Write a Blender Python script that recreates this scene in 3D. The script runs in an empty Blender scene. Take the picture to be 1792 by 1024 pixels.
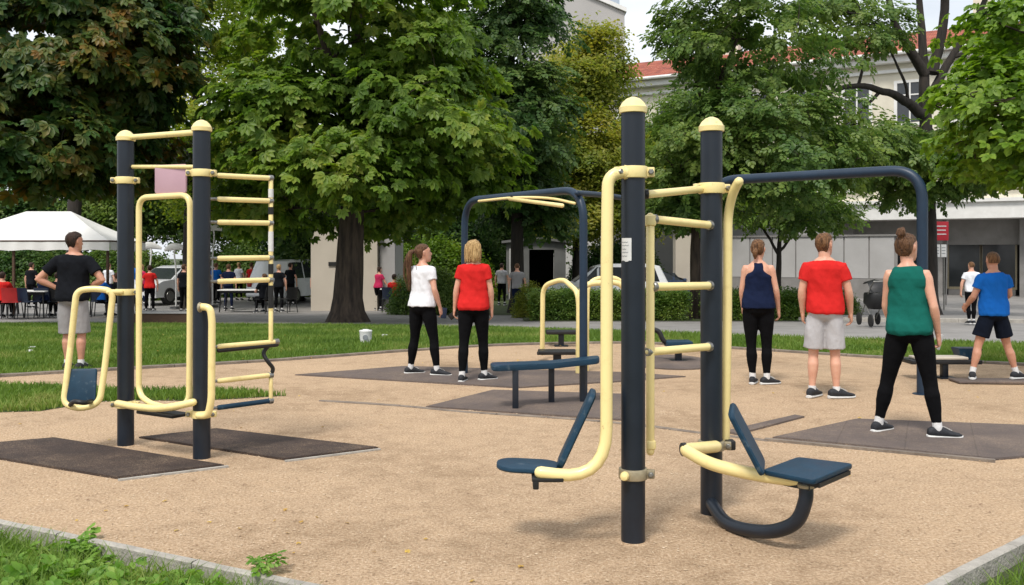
import bpy, math, random
import numpy as np
from mathutils import Vector, Matrix, noise as mn
R = math.radians
sc = bpy.context.scene
COL = sc.collection
rng = np.random.default_rng(7)
random.seed(7)
F = 1650.0; CH = 1.5; HOR = 445.0; CX = 896.0      # focal length in px of the 1792 px photo, eye height, horizon row

def gz(Y):                                           # the park falls gently away beyond the lawn
    return -.45 * min(1, max(0, (Y - 18) / 14))
def at(px, py, Y):                                   # the point at distance Y seen at (px, py)
    s = F / Y
    return Vector(((px - CX) / s, Y, CH + (HOR - py) / s))
def gp(px, py, z=0.0):                               # the point on level z seen at (px, py)
    s = (py - HOR) / (CH - z)
    return Vector(((px - CX) / s, F / s, z))

# ------------------------------------------------------------------ materials
def nodes(m):
    m.use_nodes = True
    nt = m.node_tree
    return nt, nt.nodes, nt.links, nt.nodes['Principled BSDF']
def ramp(N, stops, interp='LINEAR'):
    r = N.new('ShaderNodeValToRGB'); cr = r.color_ramp; cr.interpolation = interp
    while len(cr.elements) < len(stops): cr.elements.new(0.5)
    for e, (p, c) in zip(cr.elements, stops):
        e.position = p; e.color = (*c, 1) if len(c) == 3 else c
    return r
def mat(name, a, b=None, scale=8, rough=.6, bump=0, bscale=60, metal=0, stretch=(1, 1, 1), detail=6, sheen=0, spec=.5, coat=0, contrast=(.3, .7)):
    m = bpy.data.materials.new(name)
    nt, N, L, P = nodes(m)
    b = b or tuple(c * .82 for c in a)
    tc = N.new('ShaderNodeTexCoord'); mp = N.new('ShaderNodeMapping'); mp.inputs['Scale'].default_value = stretch
    L.new(tc.outputs['Object'], mp.inputs[0])
    nz = N.new('ShaderNodeTexNoise'); nz.inputs['Scale'].default_value = scale; nz.inputs['Detail'].default_value = detail; nz.inputs['Roughness'].default_value = .6
    L.new(mp.outputs[0], nz.inputs['Vector'])
    r = ramp(N, [(contrast[0], b), (contrast[1], a)])
    L.new(nz.outputs['Fac'], r.inputs[0]); L.new(r.outputs[0], P.inputs['Base Color'])
    P.inputs['Roughness'].default_value = rough; P.inputs['Metallic'].default_value = metal
    P.inputs['Specular IOR Level'].default_value = spec
    P.inputs['Coat Weight'].default_value = coat; P.inputs['Coat Roughness'].default_value = .15
    if sheen: P.inputs['Sheen Weight'].default_value = sheen
    r2 = N.new('ShaderNodeMapRange'); r2.inputs['To Min'].default_value = max(0, rough - .1); r2.inputs['To Max'].default_value = min(1, rough + .12)
    L.new(nz.outputs['Fac'], r2.inputs['Value']); L.new(r2.outputs[0], P.inputs['Roughness'])
    if bump:
        n2 = N.new('ShaderNodeTexNoise'); n2.inputs['Scale'].default_value = bscale; n2.inputs['Detail'].default_value = 5
        L.new(mp.outputs[0], n2.inputs['Vector'])
        bp = N.new('ShaderNodeBump'); bp.inputs['Strength'].default_value = bump; bp.inputs['Distance'].default_value = .02
        L.new(n2.outputs['Fac'], bp.inputs['Height']); L.new(bp.outputs[0], P.inputs['Normal'])
    return m
def leaf_mat(name, cols, trans=.35, cscale=.45, rough=.45):
    m = bpy.data.materials.new(name)
    nt, N, L, P = nodes(m)
    g = N.new('ShaderNodeNewGeometry'); tc = N.new('ShaderNodeTexCoord')
    nz = N.new('ShaderNodeTexNoise'); nz.inputs['Scale'].default_value = cscale; nz.inputs['Detail'].default_value = 3
    L.new(tc.outputs['Object'], nz.inputs['Vector'])
    ad = N.new('ShaderNodeMath'); ad.operation = 'MULTIPLY_ADD'; ad.inputs[1].default_value = .45
    L.new(g.outputs['Random Per Island'], ad.inputs[0])
    s2 = N.new('ShaderNodeMath'); s2.operation = 'MULTIPLY_ADD'; s2.inputs[1].default_value = 1.5; s2.inputs[2].default_value = -.47
    L.new(nz.outputs['Fac'], s2.inputs[0]); L.new(s2.outputs[0], ad.inputs[2])
    n = len(cols)
    r = ramp(N, [(i / (n - 1), c) for i, c in enumerate(cols)])
    L.new(ad.outputs[0], r.inputs[0]); L.new(r.outputs[0], P.inputs['Base Color'])
    P.inputs['Roughness'].default_value = rough; P.inputs['Specular IOR Level'].default_value = .3
    tr = N.new('ShaderNodeBsdfTranslucent'); hs = N.new('ShaderNodeHueSaturation'); hs.inputs['Value'].default_value = 1.5; hs.inputs['Saturation'].default_value = 1.1
    L.new(r.outputs[0], hs.inputs['Color']); L.new(hs.outputs[0], tr.inputs['Color'])
    mx = N.new('ShaderNodeMixShader'); mx.inputs[0].default_value = trans
    L.new(P.outputs[0], mx.inputs[1]); L.new(tr.outputs[0], mx.inputs[2])
    L.new(mx.outputs[0], N['Material Output'].inputs['Surface'])
    return m

M = {}
M['post'] = mat('navy_charcoal_paint', (.0095, .0155, .026), (.006, .010, .017), 5, .40, .05, 250, spec=.45, coat=.05)
M['yellow'] = mat('pale_yellow_paint', (.88, .72, .32), (.74, .57, .24), 14, .38, .04, 200, coat=.2, contrast=(.18, .45))
M['blue'] = mat('blue_plate', (.006, .040, .078), (.005, .028, .055), 9, .5, .1, 180, spec=.35)
M['bluebar'] = mat('blue_grey_paint', (.011, .030, .060), (.008, .021, .042), 6, .42, .05, 200, spec=.4, coat=.05)
M['black'] = mat('black_plastic', (.006, .006, .007), (.010, .010, .010), 8, .5, .1, 120)
M['clamp'] = mat('tan_clamp_metal', (.42, .36, .24), (.28, .24, .16), 20, .4, .1, 90, metal=.3)
M['steel'] = mat('bolt_steel', (.35, .35, .33), (.16, .15, .13), 60, .38, 0, metal=.8)
M['pink'] = mat('dusty_pink_panel', (.52, .33, .38), (.47, .29, .34), 4, .6, .05, 80)
M['paper'] = mat('white_paper', (.72, .72, .70), (.60, .60, .60), 20, .7)
M['ink'] = mat('grey_ink', (.22, .24, .26), None, 20, .7)
M['matbrown'] = mat('brown_rubber_mat', (.054, .032, .024), (.028, .017, .013), 3, .85, .6, 140, contrast=(.25, .75))
M['matgrey'] = mat('grey_brown_rubber_mat', (.150, .115, .100), (.095, .074, .066), 2.2, .85, .6, 140, contrast=(.25, .75))
M['concrete'] = mat('kerb_concrete', (.46, .43, .38), (.25, .23, .20), 6, .9, .6, 45, contrast=(.25, .7))
M['kerbdark'] = mat('weathered_kerb', (.26, .215, .17), (.13, .105, .085), 5, .9, .6, 45)
M['asphalt'] = mat('grey_paving', (.29, .275, .26), (.20, .19, .18), 1.2, .9, .5, 70, contrast=(.3, .7))
M['bark'] = mat('tree_bark', (.085, .062, .045), (.022, .016, .012), 9, .95, 1.0, 16, stretch=(1, 1, .16), contrast=(.35, .65))
M['barkdark'] = mat('dark_tree_bark', (.045, .036, .029), (.014, .012, .010), 9, .95, 1.0, 16, stretch=(1, 1, .2))
M['wall'] = mat('cream_render', (.74, .69, .57), (.62, .57, .46), 1.5, .9, .2, 40)
M['wallgrey'] = mat('grey_wall_panel', (.43, .42, .41), (.36, .35, .34), .8, .85, .2, 30)
M['plinth'] = mat('plinth_stone', (.26, .25, .24), (.19, .18, .17), 2, .9, .3, 30)
M['beige'] = mat('beige_panel', (.56, .50, .41), (.50, .44, .36), 1.0, .85, .1, 30)
M['tower'] = mat('tower_grey', (.44, .42, .40), (.39, .375, .36), .3, .9, .1, 8)
M['towertop'] = mat('tower_glazing', (.36, .42, .48), (.30, .36, .42), .3, .4)
M['trim'] = mat('white_trim', (.78, .77, .74), (.68, .67, .64), 3, .7)
M['glass'] = mat('dark_glass', (.020, .024, .028), (.035, .04, .045), 1, .12, spec=.7)
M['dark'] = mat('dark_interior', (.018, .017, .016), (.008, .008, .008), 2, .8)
M['brown'] = mat('brown_timber', (.10, .055, .030), (.05, .028, .016), 6, .8, .3, 40, stretch=(1, 8, 8))
M['tent'] = mat('white_canvas', (.80, .79, .76), (.70, .69, .66), 1.2, .8, .25, 5)
M['carwhite'] = mat('white_car_paint', (.78, .79, .80), (.74, .75, .76), 2, .25, coat=.8)
M['carblue'] = mat('dark_blue_car_paint', (.02, .04, .09), (.015, .03, .07), 2, .25, coat=.8)
M['carred'] = mat('dark_car_paint', (.05, .05, .055), (.04, .04, .045), 2, .25, coat=.8)
M['tyre'] = mat('tyre_rubber', (.015, .015, .015), (.025, .024, .022), 20, .85)
M['lamp'] = mat('headlamp_lens', (.6, .62, .64), None, 20, .15, metal=.3)
M['redlamp'] = mat('tail_lamp', (.35, .01, .01), None, 20, .2)
M['signred'] = mat('red_sign', (.55, .015, .03), (.45, .012, .025), 3, .5)
M['redplastic'] = mat('red_chair_plastic', (.45, .02, .02), (.35, .015, .015), 5, .4)
M['blueplastic'] = mat('blue_plastic', (.02, .18, .55), (.015, .14, .45), 5, .5)
M['navyplastic'] = mat('navy_plastic', (.012, .025, .06), (.01, .018, .04), 5, .5)
M['eye'] = mat('eye', (.03, .02, .015), None, 10, .2)
M['sole'] = mat('white_sole', (.70, .70, .68), (.55, .54, .52), 30, .7)
M['shoe'] = mat('black_shoe', (.008, .009, .012), (.02, .022, .028), 40, .7, .3, 200)
M['sock'] = mat('white_sock', (.74, .73, .72), None, 60, .9, .3, 200)
M['debris'] = mat('dry_leaf', (.50, .30, .08), (.30, .17, .06), 30, .8)
M['nearleaf'] = leaf_mat('weed_leaf', [(.06, .15, .018), (.12, .25, .03), (.19, .34, .05), (.30, .42, .09)], .35, 6)
M['grass'] = leaf_mat('grass_blade', [(.060, .125, .018), (.115, .20, .028), (.17, .26, .042), (.34, .35, .11)], .32, .9, .6)
M['hedge'] = leaf_mat('hedge_leaf', [(.03, .08, .012), (.07, .14, .02), (.13, .20, .03), (.20, .25, .04)], .3, 1.5)

def cloth(name, a, b=None, bump=.35):
    m = mat(name, a, b or tuple(c * .86 for c in a), 7, .9, bump * 1.8, 16, stretch=(1, 1, .55), spec=.12)
    return m
def skin(name, a):
    m = mat(name, a, (a[0] * .90, a[1] * .80, a[2] * .78), 9, .5, .06, 90)
    P = m.node_tree.nodes['Principled BSDF']
    P.inputs['Subsurface Weight'].default_value = .12; P.inputs['Subsurface Radius'].default_value = (.02, .008, .004)
    return m
def hairm(name, a, b):
    return mat(name, a, b, 42, .5, 1.0, 90, stretch=(1.6, 1.6, .16), contrast=(.40, .60), spec=.3)
M['skin'] = skin('fair_skin', (.66, .37, .255))
M['skin2'] = skin('tanned_skin', (.56, .29, .19))
M['h_brown'] = hairm('brown_hair', (.17, .085, .04), (.07, .033, .017))
M['h_dark'] = hairm('dark_hair', (.055, .026, .016), (.022, .012, .008))
M['h_blond'] = hairm('blond_hair', (.62, .42, .19), (.33, .20, .08))
M['h_ginger'] = hairm('light_brown_hair', (.25, .125, .055), (.085, .040, .018))
for k, c in dict(white=(.76, .77, .80), red=(.60, .022, .020), navy=(.008, .014, .042), green=(.008, .115, .090), blue=(.010, .13, .50),
                 char=(.008, .009, .012), grey=(.46, .45, .46), leg=(.0035, .0035, .0045), pinkc=(.50, .03, .10), darkshort=(.006, .009, .018), stone=(.30, .29, .29)).items():
    M['c_' + k] = cloth('cloth_' + k, c)

# gravel: coarse tan grit with fibres
def gravel_mat():
    m = bpy.data.materials.new('tan_gravel')
    nt, N, L, P = nodes(m)
    tc = N.new('ShaderNodeTexCoord')
    def nz(s, d=6, st=None):
        n = N.new('ShaderNodeTexNoise'); n.inputs['Scale'].default_value = s; n.inputs['Detail'].default_value = d; n.inputs['Roughness'].default_value = .62
        if st:
            mp = N.new('ShaderNodeMapping'); mp.inputs['Scale'].default_value = st[0]; mp.inputs['Rotation'].default_value = (0, 0, st[1])
            L.new(tc.outputs['Object'], mp.inputs[0]); L.new(mp.outputs[0], n.inputs['Vector'])
        else: L.new(tc.outputs['Object'], n.inputs['Vector'])
        return n
    big = nz(.45, 4); mid = nz(6, 6); fine = nz(58, 6)
    fib = nz(38, 4, ((1, 3.4, 1), .6)); fib2 = nz(38, 4, ((3.4, 1, 1), .3))
    vo = N.new('ShaderNodeTexVoronoi'); vo.inputs['Scale'].default_value = 75; L.new(tc.outputs['Object'], vo.inputs['Vector'])
    def math_(op, a, b, v=None):
        n = N.new('ShaderNodeMath'); n.operation = op; L.new(a, n.inputs[0])
        if b is None: n.inputs[1].default_value = v
        else: L.new(b, n.inputs[1])
        return n.outputs[0]
    f = math_('MAXIMUM', fib.outputs['Fac'], fib2.outputs['Fac'])
    hgt = math_('ADD', math_('MULTIPLY', fine.outputs['Fac'], None, .6), math_('MULTIPLY', f, None, .6))
    r1 = ramp(N, [(.36, (.110, .063, .034)), (.48, (.340, .226, .136)), (.60, (.51, .365, .235)), (.77, (.76, .61, .45))])
    L.new(math_('ADD', math_('MULTIPLY', hgt, None, .88), math_('MULTIPLY', vo.outputs['Distance'], None, .07)), r1.inputs[0])
    r2 = ramp(N, [(.36, (.68, .65, .61)), (.50, (.98, .97, .96)), (.62, (1.08, 1.07, 1.05))])
    s = math_('ADD', math_('MULTIPLY', big.outputs['Fac'], None, .6), math_('MULTIPLY', mid.outputs['Fac'], None, .4))
    L.new(s, r2.inputs[0])
    mx = N.new('ShaderNodeMix'); mx.data_type = 'RGBA'; mx.blend_type = 'MULTIPLY'; mx.inputs[0].default_value = 1
    L.new(r1.outputs[0], mx.inputs[6]); L.new(r2.outputs[0], mx.inputs[7])
    L.new(mx.outputs[2], P.inputs['Base Color']); P.inputs['Roughness'].default_value = .95; P.inputs['Specular IOR Level'].default_value = .2
    bp = N.new('ShaderNodeBump'); bp.inputs['Strength'].default_value = 1.0; bp.inputs['Distance'].default_value = .018
    L.new(math_('ADD', hgt, math_('MULTIPLY', mid.outputs['Fac'], None, 1.2)), bp.inputs['Height']); L.new(bp.outputs[0], P.inputs['Normal'])
    return m
M['gravel'] = gravel_mat()
M['soil'] = mat('lawn_soil', (.060, .085, .022), (.035, .045, .015), 3, .95, .8, 30)
M['chip'] = mat('wood_chip', (.52, .37, .22), (.26, .17, .10), 3, .9)

# ------------------------------------------------------------------ mesh builder
class MB:
    def __init__(s): s.v = []; s.f = []; s.m = []; s.cur = 0
    def add(s, vs, fs):
        o = len(s.v); s.v += [tuple(v) for v in vs]; s.f += [tuple(i + o for i in f) for f in fs]; s.m += [s.cur] * len(fs)
        return s
    def rings(s, rs, cap=True):
        n = len(rs[0]); vs = [p for r in rs for p in r]; fs = []
        for i in range(len(rs) - 1):
            for j in range(n):
                k = (j + 1) % n
                fs.append((i * n + j, i * n + k, (i + 1) * n + k, (i + 1) * n + j))
        if cap: fs.append(tuple(range(n - 1, -1, -1))); fs.append(tuple((len(rs) - 1) * n + j for j in range(n)))
        return s.add(vs, fs)
    def slices(s, sl, n=28, p=2.3):                   # z, cx, cy, rx, ry
        rs = []
        for z, cx, cy, rx, ry in sl:
            r = []
            for j in range(n):
                a = 2 * math.pi * j / n; c, d = math.cos(a), math.sin(a)
                r.append((cx + rx * math.copysign(abs(c) ** (2 / p), c), cy + ry * math.copysign(abs(d) ** (2 / p), d), z))
            rs.append(r)
        return s.rings(rs)
    def tube(s, pts, rad, n=14, round_ends=False, flat=1.0, up=None):
        pts = [Vector(p) for p in pts]
        if not isinstance(rad, (list, tuple)): rad = [rad] * len(pts)
        rad = list(rad)
        if round_ends:
            d0 = (pts[0] - pts[1]).normalized(); d1 = (pts[-1] - pts[-2]).normalized(); r0, r1 = rad[0], rad[-1]
            a = [(pts[0] + d0 * r0 * k, r0 * math.sqrt(max(0, 1 - k * k)) + 1e-4) for k in (1, .9, .6)]
            b = [(pts[-1] + d1 * r1 * k, r1 * math.sqrt(max(0, 1 - k * k)) + 1e-4) for k in (.6, .9, 1)]
            pts = [p for p, _ in a] + pts + [p for p, _ in b]; rad = [r for _, r in a] + rad + [r for _, r in b]
        t0 = (pts[1] - pts[0]).normalized()
        u = Vector(up) if up else (Vector((0, 0, 1)) if abs(t0.z) < .9 else Vector((1, 0, 0)))
        u = (u - t0 * u.dot(t0)).normalized(); rs = []
        for i, p in enumerate(pts):
            if i == 0: t = t0
            elif i == len(pts) - 1: t = (pts[i] - pts[i - 1]).normalized()
            else: t = ((pts[i + 1] - pts[i]).normalized() + (pts[i] - pts[i - 1]).normalized()).normalized()
            u = (u - t * u.dot(t)).normalized(); w = t.cross(u)
            rs.append([p + (u * math.cos(2 * math.pi * j / n) + w * math.sin(2 * math.pi * j / n) * flat) * rad[i] for j in range(n)])
        return s.rings(rs)
    def lathe(s, c, prof, n=28, axis=(0, 0, 1)):      # prof: (height, radius)
        ax = Vector(axis).normalized(); u = Vector((1, 0, 0)) if abs(ax.x) < .9 else Vector((0, 1, 0))
        u = (u - ax * u.dot(ax)).normalized(); w = ax.cross(u); c = Vector(c)
        return s.rings([[c + ax * h + (u * math.cos(2 * math.pi * j / n) + w * math.sin(2 * math.pi * j / n)) * r for j in range(n)] for h, r in prof])
    def box(s, c, size, rot=None, bev=0.0):
        hx, hy, hz = (d / 2 for d in size); b = min(bev, hx * .9, hy * .9, hz * .9); c = Vector(c)
        if b <= 0:
            vs = [Vector((x * hx, y * hy, z * hz)) for z in (-1, 1) for x, y in ((-1, -1), (1, -1), (1, 1), (-1, 1))]
            fs = [(3, 2, 1, 0), (4, 5, 6, 7), (0, 1, 5, 4), (1, 2, 6, 5), (2, 3, 7, 6), (3, 0, 4, 7)]
        else:
            def ring(z, i):
                o = []
                for sx, sy in ((1, 1), (-1, 1), (-1, -1), (1, -1)):
                    for k in range(3):
                        a = math.atan2(sy, sx) - math.pi / 4 + k * math.pi / 4
                        q = b - i
                        o.append(Vector((sx * (hx - b) + q * math.cos(a), sy * (hy - b) + q * math.sin(a), z)))
                return o
            rs = [ring(-hz, b * .7), ring(-hz + b * .4, b * .15), ring(-hz + b, 0), ring(hz - b, 0), ring(hz - b * .4, b * .15), ring(hz, b * .7)]
            vs = [p for r in rs for p in r]; fs = []
            for i in range(5):
                for j in range(12): k = (j + 1) % 12; fs.append((i * 12 + j, i * 12 + k, (i + 1) * 12 + k, (i + 1) * 12 + j))
            fs += [tuple(range(11, -1, -1)), tuple(range(60, 72))]
        if rot is not None: vs = [rot @ v for v in vs]
        return s.add([v + c for v in vs], fs)
    def plate(s, poly, thick, down=(0, 0, -1)):       # poly: world points; thickness along down
        n = len(poly); d = Vector(down) * thick; poly = [Vector(p) for p in poly]
        return s.add(poly + [p + d for p in poly], [tuple(range(n)), tuple(range(2 * n - 1, n - 1, -1))] + [(i, n + i, n + (i + 1) % n, (i + 1) % n) for i in range(n)])
    def mesh(s, name, mats, off=(0, 0, 0), smooth=True):
        me = bpy.data.meshes.new(name)
        if any(off): o = Vector(off); v = [tuple(Vector(p) - o) for p in s.v]
        else: v = s.v
        me.from_pydata(v, [], s.f); me.update()
        for mm in (mats if isinstance(mats, (list, tuple)) else [mats]): me.materials.append(mm)
        if len(me.materials) > 1: me.polygons.foreach_set('material_index', s.m)
        if smooth:
            me.polygons.foreach_set('use_smooth', [True] * len(me.polygons))
            me.set_sharp_from_angle(angle=R(38))
        return me
def fillet(pts, rad, n=7):
    pts = [Vector(p) for p in pts]; out = [pts[0]]
    rr = rad if isinstance(rad, (list, tuple)) else [rad] * len(pts)
    for i in range(1, len(pts) - 1):
        a, b, c = pts[i - 1], pts[i], pts[i + 1]
        u = (a - b); v = (c - b); r = min(rr[i], u.length * (.95 if i == 1 else .48), v.length * (.95 if i == len(pts) - 2 else .48))
        p, q = b + u.normalized() * r, b + v.normalized() * r
        for k in range(n + 1):
            t = k / n; out.append(p.lerp(b, t).lerp(b.lerp(q, t), t))
    out.append(pts[-1]); return out
def spline(pts, n=6):
    P = [Vector(p) for p in pts]; P = [P[0] * 2 - P[1]] + P + [P[-1] * 2 - P[-2]]; out = []
    for i in range(1, len(P) - 2):
        for k in range(n):
            t = k / n; a, b, c, d = P[i - 1:i + 3]
            out.append(.5 * (2 * b + (c - a) * t + (2 * a - 5 * b + 4 * c - d) * t * t + (3 * b - a - 3 * c + d) * t ** 3))
    out.append(P[-2]); return out

# ------------------------------------------------------------------ scene objects
OFF = {}
def tag(o, label=None, cat=None, group=None, kind=None):
    if label: o['label'] = label
    if cat: o['category'] = cat
    if group: o['group'] = group
    if kind: o['kind'] = kind
    return o
def thing(name, loc, label, cat, group=None, rz=0):
    o = bpy.data.objects.new(name, None); COL.objects.link(o); o.location = loc; o.rotation_euler.z = rz; o.empty_display_size = .1
    return tag(o, label, cat, group)
def link(name, me, parent=None, loc=None):
    o = bpy.data.objects.new(name, me); COL.objects.link(o)
    if parent: o.parent = parent
    if loc is not None: o.location = loc
    return o
def base(o):
    while o.parent: o = o.parent
    return o.location
def part(name, mb, m, parent, label=None, smooth=True):    # mb in world coordinates, parent already placed with no rotation
    o = link(name, mb.mesh(name, m, base(parent), smooth), parent)
    if label: o['label'] = label
    return o
def lpart(name, mb, m, parent, label=None, smooth=True):   # mb in the thing's own coordinates
    o = link(name, mb.mesh(name, m, (0, 0, 0), smooth), parent)
    if label: o['label'] = label
    return o
def kids(o): return [c for c in COL.objects if c.parent == o]
def copy_tree(o, parent=None):
    c = o.copy(); COL.objects.link(c); c.parent = parent
    for ch in kids(o): copy_tree(ch, c)
    return c
def struct(name, me): return tag(link(name, me), kind='structure')
def npmesh(name, V, Fc, k, mats, smooth=False):            # V (n,3), Fc (m,k)
    me = bpy.data.meshes.new(name); n, m = len(V), len(Fc)
    me.vertices.add(n); me.vertices.foreach_set('co', np.ascontiguousarray(V, dtype=np.float32).ravel())
    me.loops.add(m * k); me.loops.foreach_set('vertex_index', np.ascontiguousarray(Fc, dtype=np.int32).ravel())
    me.polygons.add(m); me.polygons.foreach_set('loop_start', np.arange(m, dtype=np.int32) * k)
    me.update(calc_edges=True); me.validate()
    me.materials.append(mats)
    if smooth: me.polygons.foreach_set('use_smooth', [True] * m)
    return me
def remesh(mb, voxel, smooth_it=3, fold=0, fseed=0, fscale=(9, 9, 4)):
    me = mb.mesh('tmp', M['black']); o = bpy.data.objects.new('tmp', me); COL.objects.link(o)
    md = o.modifiers.new('r', 'REMESH'); md.mode = 'VOXEL'; md.voxel_size = voxel
    s = o.modifiers.new('s', 'SMOOTH'); s.iterations = smooth_it; s.factor = .5
    dg = bpy.context.evaluated_depsgraph_get(); r = bpy.data.meshes.new_from_object(o.evaluated_get(dg))
    bpy.data.objects.remove(o); bpy.data.meshes.remove(me)
    r.materials.clear()
    if fold:
        n = len(r.vertices); co = np.empty(n * 3, np.float32); r.vertices.foreach_get('co', co); co = co.reshape(-1, 3)
        no = np.empty(n * 3, np.float32); r.vertices.foreach_get('normal', no); no = no.reshape(-1, 3)
        d = np.array([mn.noise(Vector((c[0] * fscale[0] + fseed, c[1] * fscale[1], c[2] * fscale[2] + c[0] * 5))) + .5 * mn.noise(Vector((c[0] * fscale[0] * 2.3 - fseed, c[1] * 20, c[2] * fscale[2] * 3 + c[0] * 9))) for c in co])
        co = co + no * (d * fold)[:, None]
        r.vertices.foreach_set('co', co.ravel())
    r.polygons.foreach_set('use_smooth', [True] * len(r.polygons)); r.update()
    return r
def joinmesh(a, b):
    va = np.empty(len(a.vertices) * 3, np.float32); a.vertices.foreach_get('co', va)
    mb_ = MB(); mb_.v = [tuple(x) for x in va.reshape(-1, 3)]; mb_.f = [tuple(p.vertices) for p in a.polygons]; mb_.m = [0] * len(mb_.f)
    vb = np.empty(len(b.vertices) * 3, np.float32); b.vertices.foreach_get('co', vb)
    mb_.add([tuple(x) for x in vb.reshape(-1, 3)], [tuple(p.vertices) for p in b.polygons])
    return mb_

def dusty(m, amount=.5):                                    # tan grit blown over a rubber mat, seams between its tiles
    nt = m.node_tree; N, L, P = nt.nodes, nt.links, nt.nodes['Principled BSDF']; src = P.inputs['Base Color'].links[0].from_socket
    tc = N.new('ShaderNodeTexCoord'); n1 = N.new('ShaderNodeTexNoise'); n1.inputs['Scale'].default_value = 1.6; n1.inputs['Detail'].default_value = 8; n1.inputs['Roughness'].default_value = .75
    n2 = N.new('ShaderNodeTexNoise'); n2.inputs['Scale'].default_value = 120; L.new(tc.outputs['Object'], n1.inputs['Vector']); L.new(tc.outputs['Object'], n2.inputs['Vector'])
    mu = N.new('ShaderNodeMath'); mu.operation = 'MULTIPLY'; L.new(n1.outputs['Fac'], mu.inputs[0]); L.new(n2.outputs['Fac'], mu.inputs[1])
    r = ramp(N, [(.24, (0, 0, 0)), (.42, (amount,) * 3)]); L.new(mu.outputs[0], r.inputs[0])
    mx = N.new('ShaderNodeMix'); mx.data_type = 'RGBA'; L.new(r.outputs[0], mx.inputs[0]); L.new(src, mx.inputs[6]); mx.inputs[7].default_value = (.40, .29, .19, 1)
    br = N.new('ShaderNodeTexBrick'); br.offset = 0; br.inputs['Scale'].default_value = 1; br.inputs['Brick Width'].default_value = .5; br.inputs['Row Height'].default_value = .5; br.inputs['Mortar Size'].default_value = .006
    br.inputs['Color1'].default_value = br.inputs['Color2'].default_value = (1, 1, 1, 1); br.inputs['Mortar'].default_value = (.80, .80, .80, 1)
    mp = N.new('ShaderNodeMapping'); mp.inputs['Rotation'].default_value = (0, 0, R(24)); L.new(tc.outputs['Object'], mp.inputs[0]); L.new(mp.outputs[0], br.inputs['Vector'])
    m2 = N.new('ShaderNodeMix'); m2.data_type = 'RGBA'; m2.blend_type = 'MULTIPLY'; m2.inputs[0].default_value = 1; L.new(mx.outputs[2], m2.inputs[6]); L.new(br.outputs['Color'], m2.inputs[7]); L.new(m2.outputs[2], P.inputs['Base Color'])
dusty(M['matbrown'], .35); dusty(M['matgrey'], .5)
def worn(m, col, lo=.62, hi=.70, sc_=30):                   # small chips and scuffs in the paint
    nt = m.node_tree; N, L, P = nt.nodes, nt.links, nt.nodes['Principled BSDF']; src = P.inputs['Base Color'].links[0].from_socket
    tc = N.new('ShaderNodeTexCoord'); n1 = N.new('ShaderNodeTexNoise'); n1.inputs['Scale'].default_value = sc_; n1.inputs['Detail'].default_value = 8; n1.inputs['Roughness'].default_value = .7; L.new(tc.outputs['Object'], n1.inputs['Vector'])
    n2 = N.new('ShaderNodeTexNoise'); n2.inputs['Scale'].default_value = 3.0; L.new(tc.outputs['Object'], n2.inputs['Vector'])
    ad = N.new('ShaderNodeMath'); ad.operation = 'MULTIPLY_ADD'; ad.inputs[1].default_value = .5; L.new(n2.outputs['Fac'], ad.inputs[0]); L.new(n1.outputs['Fac'], ad.inputs[2])
    r = ramp(N, [(lo + .23, (0, 0, 0)), (hi + .22, (.8, .8, .8))]); L.new(ad.outputs[0], r.inputs[0])
    mx = N.new('ShaderNodeMix'); mx.data_type = 'RGBA'; L.new(r.outputs[0], mx.inputs[0]); L.new(src, mx.inputs[6]); mx.inputs[7].default_value = (*col, 1); L.new(mx.outputs[2], P.inputs['Base Color'])
worn(M['yellow'], (.45, .32, .15), .68, .76); worn(M['blue'], (.09, .12, .14), .62, .76, 18)
M['garage'] = mat('garage_dark_render', (.15, .15, .145), (.11, .11, .105), 1.5, .9)
# ------------------------------------------------------------------ world, sun, camera
SUN_EL, SUN_AZ = R(56), R(-158)        # azimuth measured from +Y towards +X: behind the camera, to its left
w = bpy.data.worlds.new('World'); sc.world = w; w.use_nodes = True
N = w.node_tree.nodes; L = w.node_tree.links; bg = N['Background']
sky = N.new('ShaderNodeTexSky'); sky.sky_type = 'NISHITA'; sky.sun_disc = False
sky.sun_elevation = SUN_EL; sky.sun_rotation = SUN_AZ; sky.air_density = 1.2; sky.dust_density = 2.5
tc = N.new('ShaderNodeTexCoord'); mp = N.new('ShaderNodeMapping'); mp.inputs['Scale'].default_value = (1, 1, 2.6)
L.new(tc.outputs['Generated'], mp.inputs[0])
nz = N.new('ShaderNodeTexNoise'); nz.inputs['Scale'].default_value = 2.2; nz.inputs['Detail'].default_value = 7; nz.inputs['Roughness'].default_value = .55
L.new(mp.outputs[0], nz.inputs['Vector'])
cr = N.new('ShaderNodeValToRGB'); cr.color_ramp.elements[0].position = .34; cr.color_ramp.elements[0].color = (.55, .55, .55, 1); cr.color_ramp.elements[1].position = .60; cr.color_ramp.elements[1].color = (1, 1, 1, 1)
L.new(nz.outputs['Fac'], cr.inputs[0])
mx = N.new('ShaderNodeMix'); mx.data_type = 'RGBA'
L.new(cr.outputs[0], mx.inputs[0]); L.new(sky.outputs[0], mx.inputs[6]); mx.inputs[7].default_value = (10.2, 10.6, 11.2, 1)   # bright cloud cover
L.new(mx.outputs[2], bg.inputs['Color']); bg.inputs['Strength'].default_value = .085
sd = bpy.data.lights.new('sun', 'SUN'); sd.energy = 2.4; sd.angle = R(14); sd.color = (1, .955, .89)
so = bpy.data.objects.new('sun', sd); COL.objects.link(so)
dv = Vector((math.sin(SUN_AZ) * math.cos(SUN_EL), math.cos(SUN_AZ) * math.cos(SUN_EL), math.sin(SUN_EL)))
so.rotation_euler = (-dv).to_track_quat('-Z', 'Y').to_euler(); so.location = (-5, -8, 20)
cd = bpy.data.cameras.new('camera'); cam = bpy.data.objects.new('camera', cd); COL.objects.link(cam)
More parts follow.
